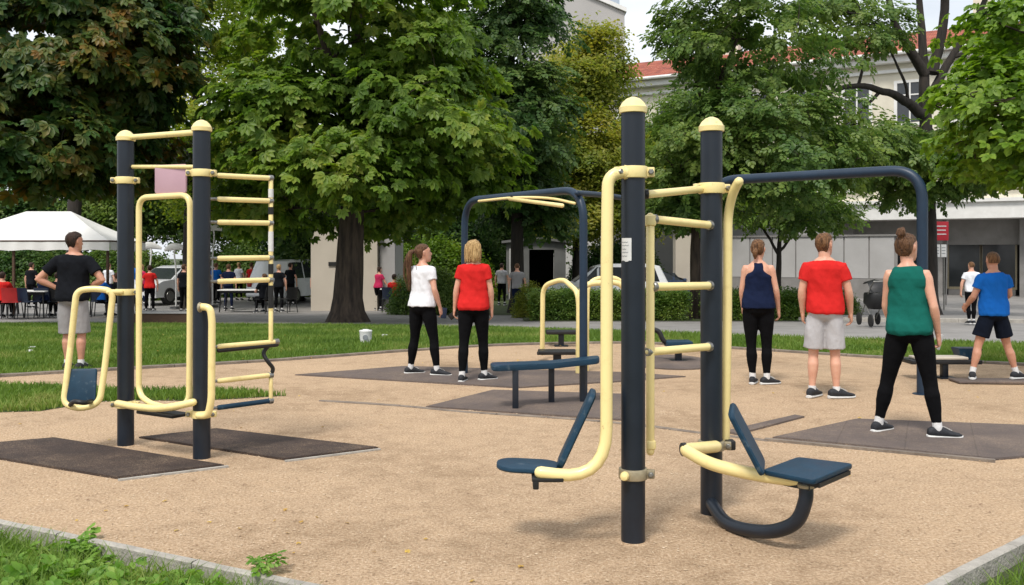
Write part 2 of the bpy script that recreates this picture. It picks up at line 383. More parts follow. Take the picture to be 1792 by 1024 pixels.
cam.location = (0, 0, CH); cam.rotation_euler = (R(90), 0, 0)
cd.sensor_width = 36; cd.lens = 36 * F / 1792; cd.shift_y = -(512 - HOR) / 1792; cd.clip_end = 1200; cd.clip_start = .1
sc.camera = cam
sc.view_settings.view_transform = 'Standard'; sc.view_settings.look = 'None'; sc.view_settings.exposure = .36; sc.view_settings.gamma = 1

# ------------------------------------------------------------------ ground
def struct_mb(name, mb, m, smooth=False): return struct(name, mb.mesh(name, m, (0, 0, 0), smooth))
b = MB(); Ys = [-30, 0, 18, 22, 27, 32, 60, 400]; b.v = [(x, y, gz(y) - .08) for y in Ys for x in (-320, 320)]
b.f = [(2 * i, 2 * i + 1, 2 * i + 3, 2 * i + 2) for i in range(len(Ys) - 1)]; b.m = [0] * len(b.f)
struct_mb('ground', b, M['soil'])
far = [gp(*p) for p in [(-330, 690), (-150, 672), (0, 660), (200, 648), (400, 637), (540, 628), (700, 616), (860, 606), (1000, 602), (1130, 602), (1290, 611), (1400, 618), (1540, 627), (1680, 634), (1792, 640), (2000, 657), (2300, 690)]]
farc = spline(far, 5)
kl = [gp(-260, 865), gp(0, 915), gp(260, 969), gp(520, 1024)]; d = (kl[3] - kl[2]).normalized(); kl.append(kl[3] + d * 2.2)
kr = [gp(1640, 1024), gp(1792, 946)]; d = (kr[1] - kr[0]).normalized(); kr = [kr[0] - d * 1.2] + kr + [kr[1] + d * 3.5]
def ear(name, poly, z, m):
    b = MB(); b.add([(p.x, p.y, z) for p in poly], [tuple(range(len(poly)))]); return struct_mb(name, b, m)
gpoly = farc + [Vector((11, 6, 0)), kr[3], kr[2], kr[1], kr[0], Vector((kr[0].x - .3, kr[0].y - .5, 0)), Vector((kl[4].x + .3, kl[4].y - .4, 0)), kl[4], kl[3], kl[2], kl[1], kl[0], Vector((-8, 6.6, 0))]
gm = ear('gravel', gpoly, 0, M['gravel'])
import bmesh
bm_ = bmesh.new(); bm_.from_mesh(gm.data); bmesh.ops.triangulate(bm_, faces=bm_.faces); bmesh.ops.recalc_face_normals(bm_, faces=bm_.faces)
for f_ in bm_.faces:
    if f_.normal.z < 0: f_.normal_flip()
bm_.to_mesh(gm.data); bm_.free()
def kerb(name, path, width, top, bottom, m, jit=.006, seg=.9):
    # a line of kerb blocks following the path
    b = MB(); pts = []; acc = 0
    for i in range(len(path) - 1):
        n = max(1, int((path[i + 1] - path[i]).length / .15))
        for k in range(n): pts.append(path[i].lerp(path[i + 1], k / n))
    pts.append(path[-1]); run = []; rs = []
    for i, p in enumerate(pts):
        t = (pts[min(i + 1, len(pts) - 1)] - pts[max(0, i - 1)]).normalized(); nrm = Vector((-t.y, t.x, 0))
        j = mn.noise(p * 3) * jit; z0 = gz(p.y)
        rs.append([p + nrm * (width / 2) + Vector((0, 0, z0 + top - .006 + j)), p + nrm * (width / 2 - .008) + Vector((0, 0, z0 + top + j)), p - nrm * (width / 2 - .008) + Vector((0, 0, z0 + top + j)),
                   p - nrm * (width / 2) + Vector((0, 0, z0 + top - .006 + j)), p - nrm * (width / 2) + Vector((0, 0, z0 + bottom)), p + nrm * (width / 2) + Vector((0, 0, z0 + bottom))])
        if i: acc += (pts[i] - pts[i - 1]).length
        if acc > seg and i < len(pts) - 1:
            b.rings(rs); sh = t * .008; rs = [[q + sh + Vector((0, 0, random.uniform(-.003, .003))) for q in rs[-1]]]; acc = 0
    b.rings(rs)
    return struct_mb(name, b, m)
kerb('kerb_front', kl, .052, .014, -.14, M['concrete'])
kerb('kerb_corner', kr, .06, .014, -.14, M['concrete'])
kerb('kerb_lawn', farc, .10, .035, -.12, M['kerbdark'])
mid = spline([gp(*p) for p in [(560, 702), (700, 711), (820, 722), (1050, 738), (1240, 760), (1345, 772)]], 4)
kerb('edging_strip', mid, .05, .012, -.05, M['kerbdark'])

# paved path and plaza beyond the lawn (columns run away from the camera and follow the slope)
near = [(-45, 24), (-20, 23), (-9.5, 22.2), (-4, 21.6), (-.5, 20.6), (1.4, 19.2), (4.5, 17.6), (7.6, 16.4), (12, 14.8), (30, 10)]
def edge(x, e=near):
    for (x0, y0), (x1, y1) in zip(e, e[1:]):
        if x <= x1: t = (x - x0) / (x1 - x0); return y0 + (y1 - y0) * t
    return e[-1][1]
def strip(name, xs, ylo, yhi, dz, m, step=.5):
    cols = []
    b = MB(); n = None
    for x in xs:
        y0, y1 = ylo(x), yhi(x); k = 60
        cols.append([(x, y0 + (y1 - y0) * i / k, gz(y0 + (y1 - y0) * i / k) + dz) for i in range(k + 1)])
    k = 61
    b.v = [p for c in cols for p in c]
    for i in range(len(xs) - 1):
        for j in range(k - 1): b.f.append((i * k + j, (i + 1) * k + j, (i + 1) * k + j + 1, i * k + j + 1))
    b.m = [0] * len(b.f)
    return struct_mb(name, b, m)
xs = [-45, -30, -20, -14, -9.5, -7, -4, -2, -.5, .5, 1.4, 3, 4.5, 6, 7.6, 10, 12, 20, 30]
strip('lawn', xs, lambda x: 8 if x > 8 or x < -7 else 11.5, lambda x: edge(x), -.03, M['soil'])
strip('path', xs, lambda x: edge(x), lambda x: 60, -.03, M['asphalt'])
lp = [Vector((x, edge(x), 0)) for x in np.linspace(-44, 29, 120)]
kerb('kerb_path', lp, .12, .0, -.12, M['concrete'], .004)
rd = [Vector((x, 26.5 - .28 * (x - 1), 0)) for x in np.linspace(7.5, 29, 40)]
kerb('kerb_road', rd, .22, .07, -.1, M['concrete'], .004)
# green bed behind the path
bx = [.3, .8, 2, 4, 6, 7.6, 8.3]
strip('bed', bx, lambda x: 24.3, lambda x: 44, -.012, M['soil'])
strip('far_lawn', [-3.2, -2, -.5, .25], lambda x: 29, lambda x: 44, -.012, M['soil'])

# rubber mats
def mat_thing(label, pts, m, z=.012, group='rubber mats under the exercise stations', seam=True, T=.03):
    P = [Vector((p.x, p.y, z)) for p in pts]
    c = sum(P, Vector()) / len(P); b = MB()
    b.plate([p - c for p in P], T)
    b.plate([(c + (p - c) * .985) - c + Vector((0, 0, .0035)) for p in P], .003)
    o = link('rubber_mat', b.mesh('rubber_mat', m, (0, 0, 0), False), None, c); tag(o, label, 'mat', group)
    return o
g = lambda *pp: [gp(*p) for p in pp]
mt = mat_thing('dark brown rubber mat in front of the two left posts, running out of the picture', g((-190, 812), (0, 776), (95, 768), (392, 816), (206, 839), (-120, 905))[1:5] + g((0, 805), (-60, 790)), M['matbrown'])
e = MB(); q = g((206, 841), (398, 817)); dd = (q[1] - q[0]).normalized(); nn = Vector((-dd.y, dd.x, 0)); e.plate([q[0] - nn * .03, q[1] - nn * .03, q[1], q[0]], .02); e.v = [(x, y, z + .012) for x, y, z in e.v]
part('edge_strip', e, M['concrete'], mt)
mt = mat_thing('dark brown rubber mat behind the two left posts under the ladder', g((243, 767), (378, 752), (662, 785), (498, 806)), M['matbrown'])
e = MB(); q = g((498, 808), (664, 787)); dd = (q[1] - q[0]).normalized(); nn = Vector((-dd.y, dd.x, 0)); e.plate([q[0] - nn * .025, q[1] - nn * .025, q[1], q[0]], .02); e.v = [(x, y, z + .012) for x, y, z in e.v]
part('edge_strip', e, M['concrete'], mt)
mat_thing('grey brown rubber mat under the woman in white and the blonde woman in red', g((516, 657), (706, 642), (905, 648), (1090, 653), (1200, 660), (1100, 668), (905, 680)), M['matgrey'])
mat_thing('grey rubber mat under the long blue bench', g((745, 713), (862, 684), (1090, 691), (1092, 737), (900, 724)), M['matgrey'])
mt = mat_thing('large grey rubber mat under the woman in the green tank top', g((1352, 767), (1498, 735), (1850, 748), (2100, 775), (1742, 806)), M['matgrey'])
e = MB(); q = g((1340, 770), (1742, 808)); dd = (q[1] - q[0]).normalized(); nn = Vector((-dd.y, dd.x, 0)); e.plate([q[0] - nn * .05, q[1] - nn * .05, q[1], q[0]], .03); e.v = [(x, y, z + .02) for x, y, z in e.v]
part('edge_strip', e, M['kerbdark'], mt)
mat_thing('narrow grey rubber strip lying in front of the red shirted man', g((1268, 757), (1392, 728), (1408, 731), (1290, 762)), M['matgrey'])
c0 = gp(1172, 634); mat_thing('round grey rubber mat under the far blue stool', [c0 + Vector((.62 * math.cos(a), .9 * math.sin(a), 0)) for a in np.linspace(0, 2 * math.pi, 28)[:-1]], M['matgrey'])

# ------------------------------------------------------------------ grass, weeds, chips
def inpoly(P, X, Y):
    c = np.zeros(len(X), bool); n = len(P)
    for i in range(n):
        x0, y0 = P[i][0], P[i][1]; x1, y1 = P[(i + 1) % n][0], P[(i + 1) % n][1]
        t = ((y0 > Y) != (y1 > Y)) & (X < (x1 - x0) * (Y - y0) / (y1 - y0 + 1e-12) + x0)
        c ^= t
    return c
def sample(P, n, clump=0.0):
    P = np.array([(p[0], p[1]) for p in P]); lo, hi = P.min(0), P.max(0); out = []
    k = 0
    while k < n:
        q = rng.uniform(lo, hi, (n, 2))
        if clump:
            v = np.sin(q[:, 0] * 3.1 + 2 * np.sin(q[:, 1] * 2.3)) * np.cos(q[:, 1] * 3.7 + q[:, 0]) * .5 + .5
            q = q[rng.random(n) > clump * v]
        q = q[inpoly(P, q[:, 0], q[:, 1])]; out.append(q); k += len(q)
    return np.concatenate(out)[:n]
gzv = np.vectorize(gz)
def blades(name, label, pts, z, h, wd, m, lean=.5):
    n = len(pts); a = rng.uniform(0, 2 * math.pi, n); hh = h * rng.uniform(.45, 1.25, n); ww = wd * rng.uniform(.6, 1.3, n)
    la = rng.uniform(0, 2 * math.pi, n); ll = hh * lean * rng.random(n) ** .7 * 1.4
    B = np.stack([pts[:, 0], pts[:, 1], z + gzv(pts[:, 1])], 1); dx = np.stack([np.cos(a) * ww, np.sin(a) * ww, 0 * a], 1); ld = np.stack([np.cos(la) * ll, np.sin(la) * ll, 0 * a], 1)
    up = np.zeros((n, 3)); up[:, 2] = hh
    V = np.stack([B - dx, B + dx, B + dx * .7 + ld * .35 + up * .6, B - dx * .7 + ld * .35 + up * .6, B + ld + up], 1).reshape(-1, 3)
    i = np.arange(n)[:, None] * 5
    Fq = np.concatenate([i + np.array([[0, 1, 2]]), i + np.array([[0, 2, 3]]), i + np.array([[3, 2, 4]])])
    o = link(name, npmesh(name, V, Fq, 3, m)); return tag(o, label, 'grass', kind='stuff')
lawnP = [(p.x, p.y + .05) for p in farc] + [(14, 13.6), (12, 14.6), (7.6, 16.2), (4.5, 17.4), (1.4, 19), (-.5, 20.4), (-4, 21.4), (-9.5, 22), (-14, 22.3)]
lawn_pts = sample(lawnP, 230000, .35); vis = np.abs(lawn_pts[:, 0]) < lawn_pts[:, 1] * .60 + .5; lawn_pts = lawn_pts[vis]
blades('lawn_grass', 'short green grass of the lawn strip between the exercise ground and the path', lawn_pts, -.03, .085, .008, M['grass'])
pen = g((-260, 728), (0, 722), (70, 720), (118, 712), (150, 704), (205, 703), (240, 701), (330, 702), (420, 698), (500, 693), (430, 688), (330, 686), (200, 684), (110, 680), (0, 676), (-260, 676))
b = MB(); b.add([(p.x, p.y, .004) for p in pen[::-1]], [tuple(range(len(pen)))]); ps = struct_mb('grass_patch', b, M['soil'])
blades('patch_grass', 'ragged green grass patch at the left edge behind the left posts', sample(pen, 16000, .6), 0, .075, .008, M['grass'])
cl = [(-4.6, 6.1)] + [(p.x - .05, p.y - .10) for p in kl] + [(-1, 2.2), (-4.8, 2.2)]
blades('corner_grass', 'long green grass in the near left corner below the pale kerb', sample(cl, 60000, .75), -.08, .13, .0042, M['grass'], .8)
crn = [(p.x + .07, p.y - .09) for p in kr] + [(6, 4), (2.5, 2.5)]
blades('right_corner_grass', 'green grass in the near right corner behind the kerb', sample(crn, 24000, .3), -.08, .11, .0042, M['grass'], .8)

# generic leaf scattering: template leaflets instanced by numpy
def leaflet(L_, W_, ang=0, droop=.15, fold=.12, org=(0, 0, 0)):
    v = np.array([(0, 0, 0), (.35 * L_, .42 * W_, fold * W_), (.72 * L_, .46 * W_, fold * W_ - droop * L_ * .5), (L_, 0, -droop * L_), (.72 * L_, -.46 * W_, fold * W_ - droop * L_ * .5), (.35 * L_, -.42 * W_, fold * W_)], float)
    c, s = math.cos(ang), math.sin(ang)
    v = v @ np.array([(c, s, 0), (-s, c, 0), (0, 0, 1)]) + np.array(org)
    return v
def template(kind):
    vs = []
    if kind == 'chestnut':
        for a, l in ((-1.75, .62), (-1.05, .85), (-.45, 1), (.1, 1.05), (.65, .95), (1.3, .8), (2.0, .55)): vs.append(leaflet(l, .46 * l, a, .22))
    elif kind == 'sprig':                              # broad single leaves along a twig
        for i, (x, a) in enumerate(((0, 1.2), (.15, -1.1), (.4, .9), (.5, -.9), (.8, .6), (.85, -.6), (1.0, 0))): vs.append(leaflet(.55, .36, a, .2, .1, (x, 0, .05 * (i % 3) - .1 * x)))
    elif kind == 'maple':
        for a, l in ((-2.0, .5), (-1.1, .8), (-.5, .55), (0, 1.0), (.5, .55), (1.1, .8), (2.0, .5)): vs.append(leaflet(l, .62 * l, a, .12))
    else:                                              # loose cluster of small leaves
        r = np.random.default_rng(3)
        for i in range(9):
            o = r.normal(0, .42, 3) * np.array((1, 1, .6)); v = leaflet(.36, .22, r.uniform(0, 6.28), .2)
            t = r.uniform(-.7, .7); c, s = math.cos(t), math.sin(t)
            vs.append(v @ np.array([(1, 0, 0), (0, c, s), (0, -s, c)]) + o)
    V = np.concatenate(vs); Fc = np.concatenate([np.array([(0, 1, 2, 3), (0, 3, 4, 5)]) + 6 * i for i in range(len(vs))])
    return V, Fc
TPL = {k: template(k) for k in ('chestnut', 'sprig', 'maple', 'cluster')}
def unit(a): return a / (np.linalg.norm(a, axis=1, keepdims=True) + 1e-9)
def leaves_mesh(name, pos, nrm, dirv, size, kind, m):
    V, Fc = TPL[kind]; n = len(pos)
    nn = unit(nrm); d = unit(dirv - nn * (dirv * nn).sum(1, keepdims=True)); s = np.cross(nn, d)
    W_ = V[None, :, 0, None] * d[:, None] + V[None, :, 1, None] * s[:, None] + V[None, :, 2, None] * nn[:, None]
    W_ = W_ * size[:, None, None] + pos[:, None]
    k = len(V); Fa = (np.arange(n)[:, None, None] * k + Fc[None]).reshape(-1, 4)
    return npmesh(name, W_.reshape(-1, 3), Fa, 4, m)
def tree(loc, trunk, r0, lobes, kind, size, per_pad, leafm, barkm, label, name='leafy_tree', cat='tree', group=None, limbs=(), padr=.85, trunk_top=None, seed=1, ragged=.0, flare=1.5, padflat=.35, minz=None):
    """loc (x,y); trunk: world points upward; lobes: (center, (rx,ry,rz), pads); limbs: explicit big limbs as (points, r0, r1)"""
    rg = np.random.default_rng(seed); x, y = loc; z0 = gz(y) - .05
    root = thing(name, (x, y, z0), label, cat, group)
    tb = MB(); T = spline(trunk, 5); n = len(T)
    rad = [r0 * (1 - .78 * (i / (n - 1)) ** 1.1) for i in range(n)]
    rad = [r * (1 + (flare - 1) * max(0, 1 - (T[i].z - T[0].z) / .7) ** 2) for i, r in enumerate(rad)]
    tb.tube([(p.x + mn.noise(p) * .04, p.y, p.z) for p in T], rad, 18)
    nodes_ = [(Vector(T[i]), rad[i]) for i in range(n // 4, n)]
    for pts, ra, rb in limbs:
        Pp = spline(pts, 5); m_ = len(Pp); rr = [ra + (rb - ra) * (i / (m_ - 1)) ** .8 for i in range(m_)]
        tb.tube([p + Vector((mn.noise(p * 2), mn.noise(p * 2 + Vector((5, 0, 0))), mn.noise(p * 2 + Vector((9, 3, 0))))) * .06 for p in Pp], rr, 10)
        nodes_ += [(Pp[i], rr[i]) for i in range(2, m_)]
    pads = []
    for c, (rx, ry, rz), k in lobes:
        u = unit(rg.normal(size=(k, 3))); rr = (.35 + .65 * rg.random((k, 1)) ** .55) * (1 + ragged * (rg.random((k, 1)) - .4))
        P = np.array(c) + u * rr * np.array((rx, ry, rz)); pads += [(Vector(p), Vector(c)) for p in P]
    if minz: pads = [p for p in pads if p[0].z > minz]
    order = sorted(pads, key=lambda q: (q[0] - T[n // 2]).length)
    for p, c in order:
        best = min(nodes_, key=lambda q: (q[0] - p).length + max(0, q[0].z - p.z) * 1.2 + (0 if q[1] > .03 else .6))
        a, ra = best; r1 = min(ra * .6, .05 + .012 * (a - p).length)
        m1 = a.lerp(p, .5) + Vector((rg.normal() * .12, rg.normal() * .12, .10 * (p - a).length))
        Pp = spline([a, m1, p], 4); k = len(Pp); rr = [r1 * (1 - .8 * i / (k - 1)) + .005 for i in range(k)]
        tb.tube(Pp, rr, 6); nodes_ += [(Pp[i], rr[i]) for i in range(2, k)]
    part('trunk', tb, barkm, root)
    Cn = np.array([p for p, _ in pads]); Cc = np.array([c for _, c in pads]); k = len(pads)
    npad = np.maximum(8, (per_pad * rg.uniform(.5, 1.5, k))).astype(int); idx = np.repeat(np.arange(k), npad); n = len(idx)
    pr = (padr * rg.uniform(.65, 1.3, k))[idx]
    a = rg.uniform(0, 2 * math.pi, n); rr = rg.random(n) ** .5
    off = np.stack([np.cos(a) * rr * pr, np.sin(a) * rr * pr, (padflat * (1 - rr ** 2) - .25 * rr + rg.normal(0, .16, n)) * pr], 1)
    pos = Cn[idx] + off
    outw = unit(pos - Cc[idx]); loc_out = unit(off + 1e-6)
    nrm = outw * .55 + np.array((0, 0, .75)) + rg.normal(0, .36, (n, 3))
    dr = outw * .6 + loc_out * .7 + np.array((0, 0, -.45)) + rg.normal(0, .35, (n, 3))
    me = leaves_mesh('crown', pos - np.array(root.location), nrm, dr, size * rg.uniform(.6, 1.3, n), kind, leafm)
    link('crown', me, root)
    return root
def V3(px, py, Y): return tuple(at(px, py, Y))

G_chest = leaf_mat('chestnut_leaf', [(.055, .110, .014), (.105, .190, .026), (.180, .265, .038), (.31, .34, .058)], .46)
G_lime = leaf_mat('lime_leaf', [(.08, .14, .016), (.16, .24, .028), (.28, .33, .045), (.42, .36, .06)], .5)
G_dark = leaf_mat('dark_leaf', [(.020, .058, .016), (.050, .108, .028), (.095, .16, .038), (.16, .21, .05)], .36)
G_rust = leaf_mat('rusting_leaf', [(.018, .052, .014), (.042, .095, .020), (.095, .115, .020), (.26, .12, .022)], .28, .55)
G_yel = leaf_mat('yellowing_leaf', [(.09, .15, .020), (.17, .22, .032), (.28, .29, .048), (.40, .34, .065)], .48)
G_mid = leaf_mat('mid_leaf', [(.040, .095, .020), (.085, .155, .034), (.150, .220, .048), (.23, .29, .065)], .4)
G_bright = leaf_mat('bright_leaf', [(.06, .13, .016), (.12, .22, .026), (.19, .30, .038), (.28, .37, .055)], .42)
def tr(px, py, Y): return at(px, py, Y)

# the big tree in the middle of the lawn edge
Y = 24; bx_, by_ = (608 - CX) / (F / Y), Y
tree((bx_, by_), [(bx_, Y, gz(Y) - .1), tr(612, 450, Y), tr(618, 340, Y), tr(622, 200, Y), tr(628, 60, Y), tr(640, -120, Y)], .40,
     [(V3(630, 40, 24), (3.6, 3.4, 3.0), 84), (V3(735, 215, 23), (2.4, 2.4, 1.5), 46), (V3(520, 225, 23), (2.1, 2.2, 1.5), 44),
      (V3(620, 285, 21.6), (2.0, 1.4, .8), 26), (V3(810, 300, 24.5), (1.3, 1.7, 1.0), 20), (V3(470, 350, 25), (1.2, 1.6, .8), 16), (V3(690, 370, 25.5), (1.6, 1.2, .55), 14)],
     'chestnut', .235, 52, G_chest, M['bark'], 'large broad-leaved tree with a thick brown trunk in the middle of the lawn edge', limbs=[
        ([tr(620, 230, 24), tr(585, 130, 23.6), tr(550, 20, 23.4), tr(525, -120, 23)], .13, .05), ([tr(622, 260, 24), tr(690, 150, 24.2), tr(760, 60, 24.5)], .12, .05),
        ([tr(620, 330, 24), tr(560, 290, 23), tr(480, 270, 22)], .08, .03), ([tr(620, 330, 24), tr(700, 290, 23), tr(800, 280, 22.8)], .08, .03)], seed=11, flare=1.55, minz=2.05)
# dark tree with rusty leaves, top left
Y = 31; X = (128 - CX) / (F / Y)
tree((X, Y), [(X, Y, gz(Y) - .1), tr(130, 380, Y), tr(132, 250, Y), tr(120, 100, Y), tr(100, -80, Y)], .27,
     [(V3(120, 60, 22.5), (3.0, 3.0, 2.6), 84), (V3(30, 230, 21), (2.0, 2.0, 1.5), 42), (V3(190, 250, 23), (1.5, 2.0, 1.3), 36), (V3(215, 90, 22), (1.25, 1.6, 1.6), 32)],
     'chestnut', .27, 48, G_rust, M['barkdark'], 'dark dense tree with rust brown leaves at the top left above the white tent', seed=22, minz=3.0)
# yellow green tree behind, between the two
Y = 34; X = (330 - CX) / (F / Y)
tree((X, Y), [(X, Y, gz(Y) - .1), tr(332, 380, Y), tr(340, 200, Y), tr(350, 20, Y)], .25,
     [(V3(370, 190, 34), (3.4, 3, 3.3), 70), (V3(350, 20, 34), (3.6, 2.5, 2.4), 44), (V3(420, 330, 35), (2.6, 2.5, 1.5), 34)],
     'cluster', .42, 38, G_lime, M['barkdark'], 'loose yellow green tree behind, between the rusty tree and the big tree', seed=5, ragged=.3, minz=1.3)
# dark tree right of the big one
Y = 31; X = (905 - CX) / (F / Y)
tree((X, Y), [(X, Y, gz(Y) - .1), tr(905, 400, Y), tr(900, 250, Y), tr(895, 80, Y), tr(890, -100, Y)], .24,
     [(V3(880, 60, 31), (1.9, 2.4, 2.7), 60), (V3(910, 200, 30), (1.5, 2, 1.6), 34), (V3(860, 300, 31), (2.0, 2, 1.3), 36), (V3(930, 370, 32), (1.4, 1.6, .7), 16)],
     'sprig', .27, 60, G_dark, M['barkdark'], 'dark green tree standing behind the big tree on its right', seed=6, ragged=.2, minz=1.7)
# olive tree
Y = 42; X = (1010 - CX) / (F / Y)
tree((X, Y), [(X, Y, gz(Y) - .1), tr(1008, 420, Y), tr(1010, 250, Y), tr(1030, 110, Y)], .2,
     [(V3(1035, 130, 42), (1.75, 1.8, 1.9), 44), (V3(1010, 270, 41), (2.3, 2, 2.4), 60), (V3(1080, 300, 41), (2.0, 2, 1.9), 44), (V3(1020, 380, 41), (2.6, 2, .9), 26)],
     'cluster', .44, 44, G_yel, M['barkdark'], 'olive yellow tree with small leaves in front of the grey tower', seed=8, ragged=.25, minz=1.2)
# tree behind the right hand posts
Y = 26; X = (1216 - CX) / (F / Y)
tree((X, Y), [(X, Y, gz(Y) - .1), tr(1217, 460, Y), tr(1222, 330, Y), tr(1250, 180, Y), tr(1300, 40, Y)], .17,
     [(V3(1320, 70, 25), (2.3, 2.2, 2.0), 62), (V3(1240, 255, 25), (1.8, 2, 1.5), 58), (V3(1375, 255, 24), (2.1, 1.8, 1.4), 54), (V3(1215, 70, 25.5), (1.1, .9, 1.0), 10), (V3(1215, 370, 26), (1.3, 1.6, .5), 20), (V3(1420, 375, 25), (1.0, 1.2, .35), 7)],
     'sprig', .225, 34, G_mid, M['bark'], 'green tree with a slim brown trunk behind the right hand posts', seed=9, ragged=.4, minz=1.9, padr=.62, limbs=[([tr(1225, 320, 26), tr(1300, 250, 25.5), tr(1400, 215, 25), tr(1480, 190, 25)], .08, .02), ([tr(1240, 230, 26), tr(1215, 130, 25.8), tr(1190, 60, 25.5)], .06, .015), ([tr(1225, 350, 26), tr(1300, 330, 25), tr(1400, 330, 24.5)], .06, .02)])
# small multi-stemmed tree in front of the grey wall
Y = 36; X = (1362 - CX) / (F / Y)
tree((X, Y), [(X, Y, gz(Y) - .1), tr(1363, 460, Y), tr(1366, 400, Y), tr(1372, 330, Y)], .13,
     [(V3(1375, 345, 36), (2.7, 2, 1.1), 44)], 'sprig', .24, 42, G_chest, M['barkdark'], 'small forked tree in front of the pale wall panels', seed=10, ragged=.4,
     limbs=[([tr(1364, 450, Y), tr(1335, 400, Y), tr(1300, 350, Y)], .07, .025), ([tr(1364, 440, Y), tr(1395, 400, Y), tr(1420, 350, Y)], .06, .025)], minz=1.9)
# right tree with big dark limbs
Y = 30; X = (1622 - CX) / (F / Y)
tree((X, Y), [(X, Y, gz(Y) - .1), tr(1624, 450, Y), tr(1622, 330, Y), tr(1620, 200, Y), tr(1614, 80, Y), tr(1606, -60, Y)], .33,
     [(V3(1440, 20, 29), (1.3, 2, .8), 12), (V3(1700, 270, 28.5), (1.9, 2, 1.0), 26), (V3(1600, 265, 28), (1.1, 1.6, .7), 12), (V3(1525, 255, 28), (1.3, 1.4, .9), 24), (V3(1600, 330, 29), (1.1, 1.2, .5), 12), (V3(1520, 60, 29), (.9, 1.2, .8), 8), (V3(1440, 240, 27.5), (1.1, 1.4, 1.1), 14), (V3(1790, 60, 30), (1.0, 2, 1.3), 10), (V3(1660, -120, 30), (2.6, 2, .9), 12)],
     'sprig', .25, 46, G_mid, M['barkdark'], 'tree with thick dark forking limbs in front of the white building', seed=12, ragged=.35, minz=2.6,
     padr=.65, limbs=[([tr(1618, 205, Y), tr(1590, 180, 29.6), tr(1545, 160, 29), tr(1490, 150, 28.5), tr(1420, 175, 28)], .19, .05),
            ([tr(1618, 130, Y), tr(1580, 70, 29.6), tr(1560, 20, 29.3), tr(1545, -60, 29)], .17, .08), ([tr(1580, 70, 29.6), tr(1540, 45, 29), tr(1480, 20, 28.4)], .07, .03),
            ([tr(1630, 130, Y), tr(1648, 60, 30), tr(1656, -60, 30)], .19, .12), ([tr(1628, 170, Y), tr(1665, 100, 30), tr(1710, 30, 30), tr(1740, -40, 30)], .16, .07),
            ([tr(1590, 178, 29.6), tr(1578, 130, 29.4), tr(1560, 95, 29.2)], .06, .03), ([tr(1540, 160, 29), tr(1500, 200, 28.6), tr(1450, 240, 28)], .06, .025)])
# near branches at the right edge, trunk out of the picture
tree((8.6, 11.5), [(8.6, 11.5, -.1), (8.5, 11.5, 2), (8.5, 11.4, 4), (8.3, 11.3, 6.5)], .22,
     [(V3(1775, 215, 10.5), (.75, .9, .75), 34), (V3(1800, 60, 11), (.65, 1, .7), 24), (V3(1745, 290, 11.5), (.55, .8, .3), 14), (V3(1715, 170, 11), (.42, .5, .3), 9)],
     'maple', .115, 34, G_bright, M['bark'], 'bright green maple branches reaching in at the right edge', seed=14, padr=.34, padflat=.5, limbs=[([(8.5, 11.4, 3.6), (7.2, 11.2, 3.5), V3(1790, 200, 11), V3(1740, 240, 11)], .07, .015), ([(8.5, 11.4, 4.2), (7.4, 11.2, 4.1), V3(1800, 60, 11)], .06, .015)])
# background wall of trees
bgt = [(60, 46, 330, 4.6, 'broad dark green tree far behind the white tent', G_dark), (250, 44, 300, 3.8, 'mid green tree far behind the left posts', G_mid), (430, 47, 320, 4.4, 'green tree far behind the ladder', G_chest),
       (520, 40, 360, 2.3, 'small dark tree left of the beige hut', G_dark), (730, 44, 350, 3.6, 'shaded green tree far behind the woman in white', G_dark), (860, 50, 330, 4.4, 'dark green tree behind the grey garage', G_dark), (1120, 48, 290, 4.0, 'green tree far behind, left of the front post', G_mid), (1240, 46, 250, 3.6, 'green tree far behind the second post', G_mid)]
for i, (px, Y, py, rr, lab, gm_) in enumerate(bgt):
    X = (px - CX) / (F / Y)
    tree((X, Y), [(X, Y, gz(Y) - .1), tr(px, 430, Y), tr(px + 4, py, Y), tr(px, py - 100, Y)], .2 + .02 * rr, [(V3(px, py, Y), (rr, 2.6, rr * .8), int(15 * rr)), (V3(px, py + 70, Y), (rr * .9, 2.2, 1.3), int(9 * rr))],
         'cluster', .52, 38, gm_, M['barkdark'], lab, group='trees at the back of the park', seed=40 + i, ragged=.25, padr=1.05, minz=.75)

# hedges and shrubs
def shrub(label, c, size, n, lm, leaf=.06, name='hedge', cat='hedge', group=None, boxy=True, rz=0, kind='cluster'):
    rg = np.random.default_rng(int(abs(c[0] * 100) + c[1])); root = thing(name, (c[0], c[1], gz(c[1]) - .04), label, cat, group)
    sx, sy, sz = size; u = rg.uniform(-1, 1, (n, 3))
    if boxy: p = u.copy(); p[:, 2] = rg.random(n) ** .6; nr = np.stack([p[:, 0] * 0, -np.abs(rg.random(n)), p[:, 2]], 1)
    else:
        q = unit(rg.normal(size=(n, 3))) * rg.random((n, 1)) ** .25; p = q; p[:, 2] = np.abs(p[:, 2]); nr = q
    bump = 1 + .12 * np.sin(p[:, 0] * sx * 4.1) * np.cos(p[:, 1] * 5 + p[:, 0] * sx * 1.7)
    P = p * np.array((sx / 2, sy / 2, sz)); P[:, 2] *= bump
    me = leaves_mesh('foliage', P, nr + np.array((0, 0, .5)) + rg.normal(0, .5, (n, 3)), rg.normal(size=(n, 3)), leaf * rg.uniform(.7, 1.4, n), kind, lm)
    link('foliage', me, root); root.rotation_euler.z = rz
    for i in range(max(3, int(sx * 1.2))):
        st = MB(); x_ = rg.uniform(-.42, .42) * sx; y_ = rg.uniform(-.3, .3) * sy; st.tube([(x_, y_, 0), (x_ + rg.normal() * .05, y_, sz * .4), (x_ + rg.normal() * .12, y_ + rg.normal() * .05, sz * .75)], [.018, .012, .005], 6); lpart('stem', st, M['barkdark'], root)
    return root
s24 = F / 25
hx = lambda px, Y: (px - CX) / (F / Y)
